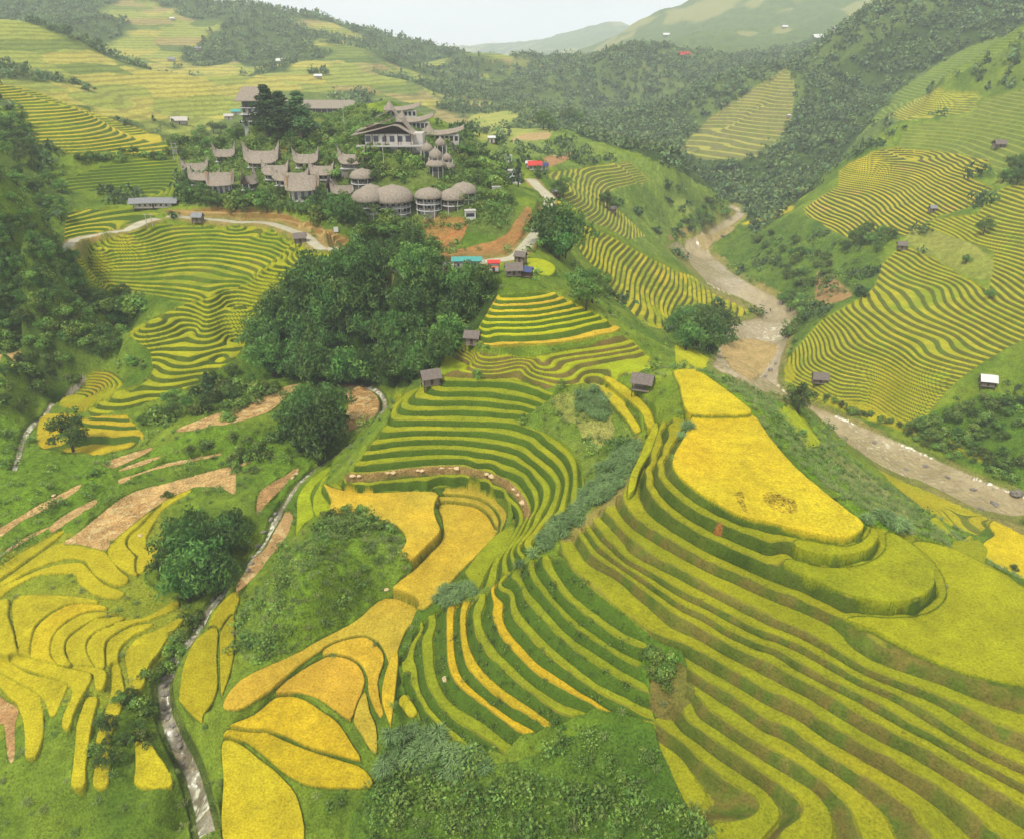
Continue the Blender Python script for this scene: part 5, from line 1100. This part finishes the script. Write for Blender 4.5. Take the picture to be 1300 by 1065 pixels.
horn_cottage(250, 224, 26, .35, 'small horned cottage left of the long swooping roof', .2)
horn_cottage(410, 228, 26, .3, 'horned cottage between the leaf horned one and the low dome cottage', -.15)
horn_cottage(436, 252, 24, .25, 'horned cottage just left of the two storey dome cottages', .1)
horn_cottage(352, 228, 28, .35, 'horned cottage just below the one with two tall even horns', -.1)
# boat roofed halls on top
def boat_hall(u, v, wpx, label, rz=0.):
    p, d = spot(u, v); L = wpx * d / F_PX / 2; o = bld('boat_roofed_hall', p, rz, label, 'hall', 'boat roofed halls'); W = L * .3
    g = []
    for i in range(20):
        t = i / 19; up = 2.6 * t ** 3 + .5 * (1 - t) ** 4; row = []
        for j in range(7):
            s = -1 + 2 * j / 6; row.append((-L + 2 * L * t, s * W * (1 - .6 * t ** 5), 5.4 + up - 1.8 * abs(s)))
        g.append(row)
    bm = bmesh.new(); sheet(bm, g, .2); mobj('roof', bm, M_TH, o)
    bm = bmesh.new(); lathe(bm, [(W * 1.25, 3.5), (W * 1.15, 4.1), (W * .8, 5.6), (W * .45, 6.8), (W * .2, 7.8), (.05, 8.8)], 20)
    for vv in bm.verts: vv.co.x -= L * .72
    mobj('cone_roof', bm, M_TH, o, True)
    mobj('wall', box(-L * .85, L * .75, -W * .6, W * .6, -4, 4.0), M_WL, o)
    for k in range(7):
        x = L * (-.75 + .23 * k); mobj('window', box(x - .7, x + .7, -W * .6 - .06, -W * .6 + .05, 1.2, 3.2), M_GL, o)
boat_hall(512, 150, 46, 'farthest boat roofed hall on the hilltop, curving up to the right'); boat_hall(528, 166, 46, 'middle boat roofed hall behind the big layered restaurant'); boat_hall(564, 182, 52, 'nearest boat roofed hall with a dark pointed right end', -.1)
# layered restaurant
p, d = spot(492, 188); s = d / F_PX; p.z += 2.2; o = bld('layered_roof_restaurant', p, 0, 'large restaurant with three stacked grey thatched roofs and white walls', 'restaurant')
def slab_roof(nm, x0, x1, xr, y0, y1, ze, zr, th=.25, par=None, mat=None):
    """lopsided roof: eaves at x0 and x1, ridge at xr running away from the viewer"""
    bm = bmesh.new(); g = []
    for j in range(7):
        y = y0 + (y1 - y0) * j / 6; row = []
        for i in range(13):
            t = i / 12; x = x0 + (x1 - x0) * t; q = (x - x0) / (xr - x0) if x < xr else (x1 - x) / (x1 - xr)
            row.append((x, y, ze + (zr - ze) * max(q, 0) ** 1.12 + .25 * (abs(j - 3) / 3) ** 2 * q))
        g.append(row)
    sheet(bm, g, th); return mobj(nm, bm, mat or M_TH, par)
slab_roof('lower_roof', -42 * s, 37 * s, 14 * s, -5, 9, 3.4, 7.4, .3, o); slab_roof('middle_roof', -40 * s, 30 * s, 16 * s, 1, 11, 4.4, 10.4, .3, o); slab_roof('upper_roof', -16 * s, 14 * s, 6 * s, 5, 12, 9.6, 12.6, .3, o)
mobj('wall', box(-26 * s, 34 * s, -3.2, 8, -4, 3.6), M_WL, o); mobj('clerestory', box(-26 * s, 24 * s, 2.2, 9, 3.3, 6.4), M_WD, o); mobj('side_wall', box(34 * s, 46 * s, -2, 6, -4, 3.8), M_WL, o)
for k in range(6): x = (-22 + 10 * k) * s; mobj('window', box(x - 1., x + 1., -3.28, -3.15, .6, 2.9), M_GL, o)
for k in range(5): x = (-32 + 16 * k) * s; mobj('post', box(x - .15, x + .15, -4.7, -4.4, -4, 4.1), M_WD, o)
mobj('terrace', box(-36 * s, 50 * s, -6, -3.2, -1.2, -.6), M_CON, o)
# long hall
def hall_roof(x0, x1, y0, y1, ze, zr, hip):
    bm = bmesh.new(); ym = (y0 + y1) / 2; e = [bm.verts.new(q) for q in ((x0, y0, ze), (x1, y0, ze), (x1, y1, ze), (x0, y1, ze))]; b = [bm.verts.new((q.co.x, q.co.y, ze - .35)) for q in e]
    r0, r1 = bm.verts.new((x0 + hip, ym, zr)), bm.verts.new((x1 - hip, ym, zr))
    bm.faces.new((e[0], e[1], r1, r0)); bm.faces.new((e[2], e[3], r0, r1)); bm.faces.new((e[1], e[2], r1)); bm.faces.new((e[3], e[0], r0)); bm.faces.new(list(reversed(b)))
    for i in range(4): bm.faces.new((e[i], b[i], b[(i + 1) % 4], e[(i + 1) % 4]))
    bmesh.ops.subdivide_edges(bm, edges=bm.edges, cuts=3, use_grid_fill=True); return bm
p, d = spot(412, 143); s = d / F_PX; o = bld('long_thatched_hall', p, 0, 'very long hall under one straight grey roof along the hilltop', 'hall')
mobj('roof', hall_roof(-62 * s, 52 * s, -8, 8, 4.2, 11, 15 * s), M_TH, o); mobj('wall', box(-54 * s, 44 * s, -5, 5, -4, 4.1), M_WD, o)
for k in range(14): x = (-52 + 7.2 * k) * s; mobj('post', box(x - .2, x + .2, -6.8, -6.5, -4, 4.1), M_WL, o)
for k in range(10): x = (-47 + 10 * k) * s; mobj('window', box(x - 1.2, x + 1.2, -5.08, -4.95, .8, 3.2), M_GL, o)
p, d = spot(325, 160); s = d / F_PX; o = bld('thatched_tower_block', p, .1, 'four storey block with a steep grey roof left of the conifers', 'building')
mobj('roof', hall_roof(-18 * s, 22 * s, -7, 7, 12, 18, 8 * s), M_TH, o)
for k in range(4):
    mobj('storey', box(-(13 - k) * s, 18 * s, -4.5, 5, k * 3.1 - .4, k * 3.1 + 2.4), M_WD if k % 2 else M_WL, o); mobj('balcony', box(-(16 - k) * s, 20 * s, -6, 5.5, k * 3.1 + 2.4, k * 3.1 + 2.7), M_WH, o)
    for j in range(4): x = (-9 + 7 * j) * s; mobj('window', box(x - .7, x + .7, -4.58, -4.45, k * 3.1 + .3, k * 3.1 + 2.), M_GL, o)
mobj('foundation', box(-12 * s, 18 * s, -4.4, 5, -6, -.4), M_CON, o)
# gabled houses, sheds and field huts
def hut(u, v, wpx, label, rz=0., roof=None, wall=None, name='field_hut', cat='hut', hh=2.0, dep=.8, open_=False, win=0, group=None, pitch=.55, zoff=0., stilt=.5):
    p, d = spot(u, v); w2 = wpx * d / F_PX / 2 * .86; dp = w2 * dep; o = bld(name, (p.x, p.y, p.z + zoff), rz, label, cat, group); roof = roof or M_TH2; wall = wall or M_WD2
    bm = bmesh.new(); rd = w2 * 1.2; g = []
    for j in range(9):
        t = -1 + j / 4; g.append([(x, t * dp * 1.3, stilt + hh + (1 - abs(t)) * dp * 1.3 * pitch * 1.5 - .03 * abs(x)) for x in np.linspace(-rd, rd, 6)])
    sheet(bm, g, .14); mobj('roof', bm, roof, o)
    mobj('platform', box(-w2, w2, -dp, dp, stilt - .15, stilt), M_WD2, o)
    if open_: mobj('wall', box(-w2 * .9, w2 * .2, dp * .1, dp * .9, stilt, stilt + hh), wall, o)
    else: mobj('wall', box(-w2 * .92, w2 * .92, -dp * .85, dp * .85, stilt, stilt + hh + .1), wall, o)
    for x in (-1, 1):
        for y in (-1, 1): mobj('post', box(x * w2 * .95 - .09, x * w2 * .95 + .09, y * dp * .92 - .09, y * dp * .92 + .09, -1.6, stilt + hh + .1), M_WD, o)
    if not open_: mobj('door', box(-.4, .4, -dp * .85 - .05, -dp * .85 + .04, stilt, stilt + 1.7), M_WD, o)
    for k in range(win):
        x = w2 * (-.65 + 1.3 * k / max(win - 1, 1)); x = x + .9 if abs(x) < .5 else x; mobj('window', box(x - .35, x + .35, -dp * .85 - .05, -dp * .85 + .04, stilt + .7, stilt + 1.6), M_GL, o)
    return o
hut(547, 488, 25, 'weathered hut at the left end of the top bowl terrace, below the square hut', .35, name='field_hut')
hut(600, 438, 20, 'small square wooden hut at the foot of the gold strips', -.2, hh=2.2)
hut(815, 495, 27, 'pale ragged thatched shelter on the grassy saddle beside the golden ridge field', -.35, open_=True)
hut(1040, 486, 19, 'dark roofed hut near the tip of the striped slope by the river', -.2)
hut(1252, 490, 19, 'hut with a bright white sheet roof low on the striped slope', -.3, M_WH)
hut(1183, 270, 9, 'tiny dark hut where the gold contours end', 0, M_GREY); hut(1144, 317, 12, 'small brown hut under the trees above the striped slope', -.3); hut(1267, 188, 14, 'lone brown hut in the open meadow at the upper right', 0)
hut(382, 310, 16, 'grey hut beside the left road at the top of the spur', .2); hut(252, 283, 14, 'small dark hut with a white patch on the left road edge', 0, M_GREY)
hut(706, 250, 11, 'grey roofed hut beside the right road by the dark trees', 0, M_GREY); hut(778, 271, 9, 'tiny grey hut on the terraced hill behind the road', 0)
o = hut(197, 265, 58, 'long low grey roofed shed on the left slope above the road', .08, M_GREY, M_WL, 'long_shed', 'shed', 2.2, .22, win=6)
o = hut(593, 342, 38, 'roadside house with a long teal sheet roof', .03, M_TEAL, M_WL, 'teal_roof_house', 'house', 2.6, .28, win=4, pitch=.5)
o = hut(627, 346, 16, 'roadside kiosk with a red roof and colourful goods', 0, M_RED, M_WH, 'red_roof_kiosk', 'kiosk', 2.8, .7, pitch=.3)
mobj('goods', box(-3.1, -1.9, -2.4, -1.7, .4, 1.6), M_PURP, o); mobj('goods', box(-3.3, -2.2, -3.1, -2.5, -.1, .6), M_ORG, o); mobj('awning', box(-1.2, 1.6, -2.7, -1.9, 2.3, 2.4), M_ORG, o)
hut(652, 350, 22, 'broad brown thatched house right of the red kiosk', .1, M_TH2, None, 'thatched_house', 'house', 1.6, .8, win=2)
hut(668, 352, 17, 'low house with a dark blue tent like roof', -.3, M_BLUE, M_WD, 'blue_roof_house', 'house', 1.6, .7); hut(661, 334, 15, 'small grey hut where the road passes the kiosk', -.4)
hut(569, 346, 10, 'shaded open lean to at the left end of the teal roof', 0, M_GREY, M_WD, 'lean_to', 'shed', 2.2, .6, open_=True)
hut(679, 217, 18, 'house with a grey and red roof where the far road begins', 0, M_RED, M_WL, 'village_house', 'house', 2.4, .6, win=2); hut(690, 217, 12, 'blue grey roofed house beside the red roofed one', .2, M_BLUE, M_WL, 'village_house', 'house', 2.2, .6)
hut(672, 214, 10, 'pale roofed shed behind the red roofed village house', 0, M_WH, M_WL, 'village_house', 'house', 2.2, .6)
def white_house(u, v, wpx, fl, label, green=False):
    p, d = spot(u, v); w = wpx * d / F_PX / 2; o = bld('white_house', p, .15, label, 'house')
    for k in range(fl):
        mobj('storey', box(-w + k * .6, w - k * .3, -w * .7, w * .7, k * 3 - (4 if k == 0 else 0), k * 3 + 2.7), M_WH, o); mobj('roof_slab', box(-w * 1.1 + k * .6, w * 1.1 - k * .3, -w * .85, w * .8, k * 3 + 2.7, k * 3 + 3.), M_CON, o)
        for j in range(3): x = w * (-.55 + .5 * j); mobj('window', box(x - .6, x + .6, -w * .7 - .05, -w * .7 + .04, k * 3 + .7, k * 3 + 2.), M_GL, o)
    if green: mobj('roof_garden', box(-w * 1.0, w * .9, -w * .7, w * .7, fl * 3 + .003, fl * 3 + .3), plain_mat('lawn', (110, 150, 60)), o)
white_house(652, 232, 17, 2, 'white two storey modern house left of the pointed tree'); white_house(634, 228, 18, 1, 'low white house with a planted roof', True); white_house(630, 246, 10, 1, 'small white cube house below the planted roof', False)
white_house(597, 277, 13, 1, 'white terrace building below the right dome cottages'); white_house(645, 205, 9, 1, 'small white house on the valley floor behind the hill')
# far farmhouses
for i, (u, v, wp, m_, lb) in enumerate([(229, 158, 20, M_WL, 'long pale farm building in the valley left of the hill'), (300, 146, 12, M_TEAL, 'turquoise roofed house beside the four storey block'), (291, 152, 12, M_WL, 'pale house just left of the four storey block'), (252, 64, 8, M_GREY, 'white roofed farmhouse in the middle of the hazy farmland'),
    (357, 80, 12, M_WH, 'white roofed farmhouse above the long hall'), (404, 100, 10, M_WH, 'farmhouse among trees right above the long hall'), (219, 26, 6, M_WH, 'tiny farmhouse highest on the left mountain'), (218, 78, 10, M_GREY, 'grey roofed farm on the hazy slope'), (846, 46, 10, M_WH, 'white house high on the hazy right mountain'),
    (868, 72, 16, M_RED, 'pink roofed houses on the hazy right mountain'), (1040, 50, 18, M_WH, 'long white building on the far right plateau'), (1064, 40, 14, M_WH, 'second white building on the far right plateau'), (996, 36, 8, M_WH, 'white hut on the far right plateau'), (624, 182, 10, M_WH, 'white house on the flat valley floor'), (1001, 150, 5, M_WH, 'white dot of a hut on the far striped hill')]):
    if not np.isnan(land(u, v, HF)[0][0]): hut(u, v, wp, lb, .2, m_, M_WL, 'farmhouse', 'farmhouse', 2.6, .5, win=0, stilt=.2)
# masts, poles, fence, marker
def pole(u, v, hpx, label, double=False, white=False):
    p, d = spot(u, v); h = hpx * d / F_PX; o = bld('utility_pole', p, 0, label, 'pole')
    for x in ((-.9, .9) if double else (0,)):
        bm = bmesh.new(); tube(bm, [(x, 0, -1), (x, 0, h)], [.16, .10], 7); mobj('shaft', bm, M_CON, o)
    for z in ((.92, .7, .4) if double else (.95,)): mobj('crossarm', box(-1.5 if double else -.7, 1.5 if double else .7, -.07, .07, h * z - .08, h * z + .08), M_CON, o)
    if double: mobj('transformer', box(-.6, .6, -.35, .35, h * .42, h * .58), M_GREY, o)
pole(224, 204, 22, 'twin white utility poles at the right end of the left rice slopes', True); pole(438, 168, 42, 'tall slim white mast right of the long hall'); pole(488, 218, 44, 'slim pale mast on the hillside above the dome cottages')
pole(187, 288, 16, 'left wooden pole on the gold plot by the left road'); pole(194, 288, 16, 'right wooden pole on the gold plot by the left road'); pole(626, 70, 12, 'thin antenna on the small wooded summit')
p, d = spot(427, 297); o = bld('roadside_sign_board', p, .2, 'small white board on the soil terraces above the left road', 'board'); mobj('panel', box(-.8, .8, -.08, .08, .6, 2.4), M_WH, o); mobj('post', box(-.6, -.5, -.05, .05, -1, .6), M_WD, o); mobj('post', box(.5, .6, -.05, .05, -1, .6), M_WD, o)
p, d = spot(270, 266); o = bld('bamboo_fence', p, 0, 'row of thin bamboo stakes above the left soil bank', 'fence')
for k in range(16):
    x = -8 + k; z = float(HF(p.x + x, p.y)) - p.z; bm = bmesh.new(); tube(bm, [(x, 0, z - .5), (x, 0, z + 1.7)], [.06, .04], 5); mobj('stake', bm, M_OC, o)
for k in range(15):
    x = -8 + k; z0_, z1_ = float(HF(p.x + x, p.y)) - p.z, float(HF(p.x + x + 1, p.y)) - p.z; bm = bmesh.new(); tube(bm, [(x, 0, z0_ + 1.2), (x + 1, 0, z1_ + 1.2)], [.04, .04], 4); mobj('rail', bm, M_OC, o)
def lump(name, u, v, size, mat, label, group, seed, flat=.6, cat=None):
    p = land(u, v, HF)[0]
    if np.isnan(p[0]): return
    bm = bmesh.new(); bmesh.ops.create_icosphere(bm, subdivisions=3, radius=size); r = random.Random(seed); k = [Vector((r.uniform(-1, 1), r.uniform(-1, 1), r.uniform(-1, 1))).normalized() for _ in range(9)]
    for vv in bm.verts:
        n = vv.co.normalized(); h = 1 + .16 * math.sin(4 * n.dot(k[0]) + 1) + .12 * math.sin(7 * n.dot(k[1])) + .06 * math.sin(15 * n.dot(k[2]) + 2)
        for q in k[3:]: h = min(h, .86 / max(n.dot(q), .3))
        vv.co = n * size * h; vv.co.z *= flat; vv.co.x *= 1.25
    o = mobj(name, bm, mat); o.location = (p[0], p[1], p[2] + size * flat * .3); o.rotation_euler = (0, 0, r.uniform(0, 6)); tag(o, label, cat or name, group)
M_RK = plain_mat('rock', (150, 142, 128), (104, 98, 88), .8, 1.2, .3, bump=.15); M_ST = plain_mat('straw', (222, 200, 156), (190, 162, 116), .95, 6., .05, bump=.06)
for i, (u, v, s) in enumerate([(1292, 627, 1.9), (1262, 640, 1.1), (1236, 622, .9), (1175, 592, .9), (1110, 562, .8), (1203, 606, .8), (1244, 646, .9), (1150, 596, .7), (978, 470, 1.1), (972, 478, .9), (985, 462, .8), (918, 300, 1.4), (905, 310, 1.1)]):
    lump('boulder', u, v, s, M_RK, 'largest grey boulder at the river edge on the far right' if i == 0 else 'grey boulder breaking the brown river water', None if i == 0 else 'boulders in the river', i)
for i in range(34):
    q = curve(P("352,655 326,702 300,733 276,757 250,801 224,836 207,866 207,884 213,917 228,948 243,980"), n=6); u, v = q[int(i / 34 * (len(q) - 1))]
    lump('boulder', u + random.uniform(-7, 7), v + random.uniform(-3, 3), random.uniform(.22, .62), M_RK, 'rounded grey stone in the narrow foaming stream', 'stones in the stream', 40 + i)
for i, (u, v) in enumerate([(448, 604), (456, 604), (492, 600), (499, 600), (530, 597), (536, 597), (560, 594), (572, 594), (579, 594), (618, 601), (625, 604), (652, 621), (658, 628), (664, 638)]):
    lump('straw_pile', u, v, random.uniform(.45, .8), M_ST, 'small pale heap of straw on the brown ledge inside the bowl', 'straw heaps on the bowl ledge', 90 + i, .45, 'straw heap')
for i, (u, v, l) in enumerate([(178, 680, 'straw heap on the left end of the long upper tan strip'), (68, 629, 'straw heap on the lower left tan strip'), (377, 601, 'straw heap at the top of the small paddy beside the stream'), (371, 607, 'second straw heap in the small paddy beside the stream'), (491, 748, 'broken stump where the bowl floor narrows beside the knoll'), (565, 862, 'pale straw heap on the bank inside the fan terraces')]):
    lump('straw_pile', u, v, .5, M_ST, l, None, 120 + i, .5, 'straw heap')
print('buildings done', time.time() - T0)
# ------------------------------------------------------------------ light, sky, air
sc = bpy.context.scene
w = bpy.data.worlds.new('World'); sc.world = w; w.use_nodes = True; nt = w.node_tree; nt.nodes.clear()
SUN_EL, SUN_AZ = R(58), R(215)       # azimuth from +Y, clockwise seen from above: high, behind the camera's left shoulder
sky = N(nt, 'ShaderNodeTexSky'); sky.sky_type = 'NISHITA'; sky.sun_disc = False; sky.sun_elevation = SUN_EL; sky.sun_rotation = SUN_AZ; sky.air_density = 1.2; sky.dust_density = 3.
co = N(nt, 'ShaderNodeTexCoord'); mp = N(nt, 'ShaderNodeMapping', i={'Scale': (1., 1., 3.2)}); nt.links.new(co.outputs['Generated'], mp.inputs[0])
nz = N(nt, 'ShaderNodeTexNoise', i={'Scale': 2.1, 'Detail': 6., 'Roughness': .55}); nt.links.new(mp.outputs[0], nz.inputs['Vector'])
cl = mixrgb(nt, mapr(nt, nz.outputs[0], .35, .68), (8.8, 8.95, 9.2, 1), (10.8, 10.8, 10.8, 1))
mx = mixrgb(nt, .93, sky.outputs[0], cl)
bg = N(nt, 'ShaderNodeBackground', i={'Strength': .1}); nt.links.new(mx, bg.inputs[0]); ow = N(nt, 'ShaderNodeOutputWorld'); nt.links.new(bg.outputs[0], ow.inputs[0])
sd = bpy.data.lights.new('sun', 'SUN'); so = bpy.data.objects.new('sun', sd); C.objects.link(so)
sd.energy = 3.3; sd.angle = R(8); sd.color = (1, .955, .88)
dv = Vector((math.sin(SUN_AZ) * math.cos(SUN_EL), math.cos(SUN_AZ) * math.cos(SUN_EL), math.sin(SUN_EL)))
so.rotation_euler = dv.to_track_quat('Z', 'Y').to_euler()
ztop = float(max(Z.max() + 40, CAMZ + 5)); zbot = float(Z.min() - 1)
if HAZE:
    bm = bmesh.new(); bmesh.ops.create_cube(bm, size=1); me = bpy.data.meshes.new('haze'); bm.to_mesh(me); bm.free()
    hz = bpy.data.objects.new('haze', me); C.objects.link(hz); hz.scale = (16000, 16000, ztop - zbot); hz.location = (0, 0, (ztop + zbot) / 2)
    m, nt = newmat('haze_air'); pv = N(nt, 'ShaderNodeVolumePrincipled', i={'Color': (.86, .93, 1.0, 1), 'Density': HAZE, 'Anisotropy': -.1}); om = N(nt, 'ShaderNodeOutputMaterial'); nt.links.new(pv.outputs[0], om.inputs['Volume'])
    me.materials.append(m); tag(hz, 'thin pale haze filling the valley air', 'haze', kind='stuff')
sc.view_settings.view_transform = 'Standard'; sc.view_settings.look = 'None'; sc.view_settings.exposure = .17; sc.view_settings.gamma = 1
sc.cycles.max_bounces = 5; sc.cycles.diffuse_bounces = 2; sc.cycles.glossy_bounces = 2; sc.cycles.transmission_bounces = 2; sc.cycles.transparent_max_bounces = 4; sc.cycles.volume_bounces = 1
sc.cycles.use_denoising = True
try: sc.cycles.denoiser = 'OPENIMAGEDENOISE'
except Exception: pass
print('scene built', time.time() - T0)
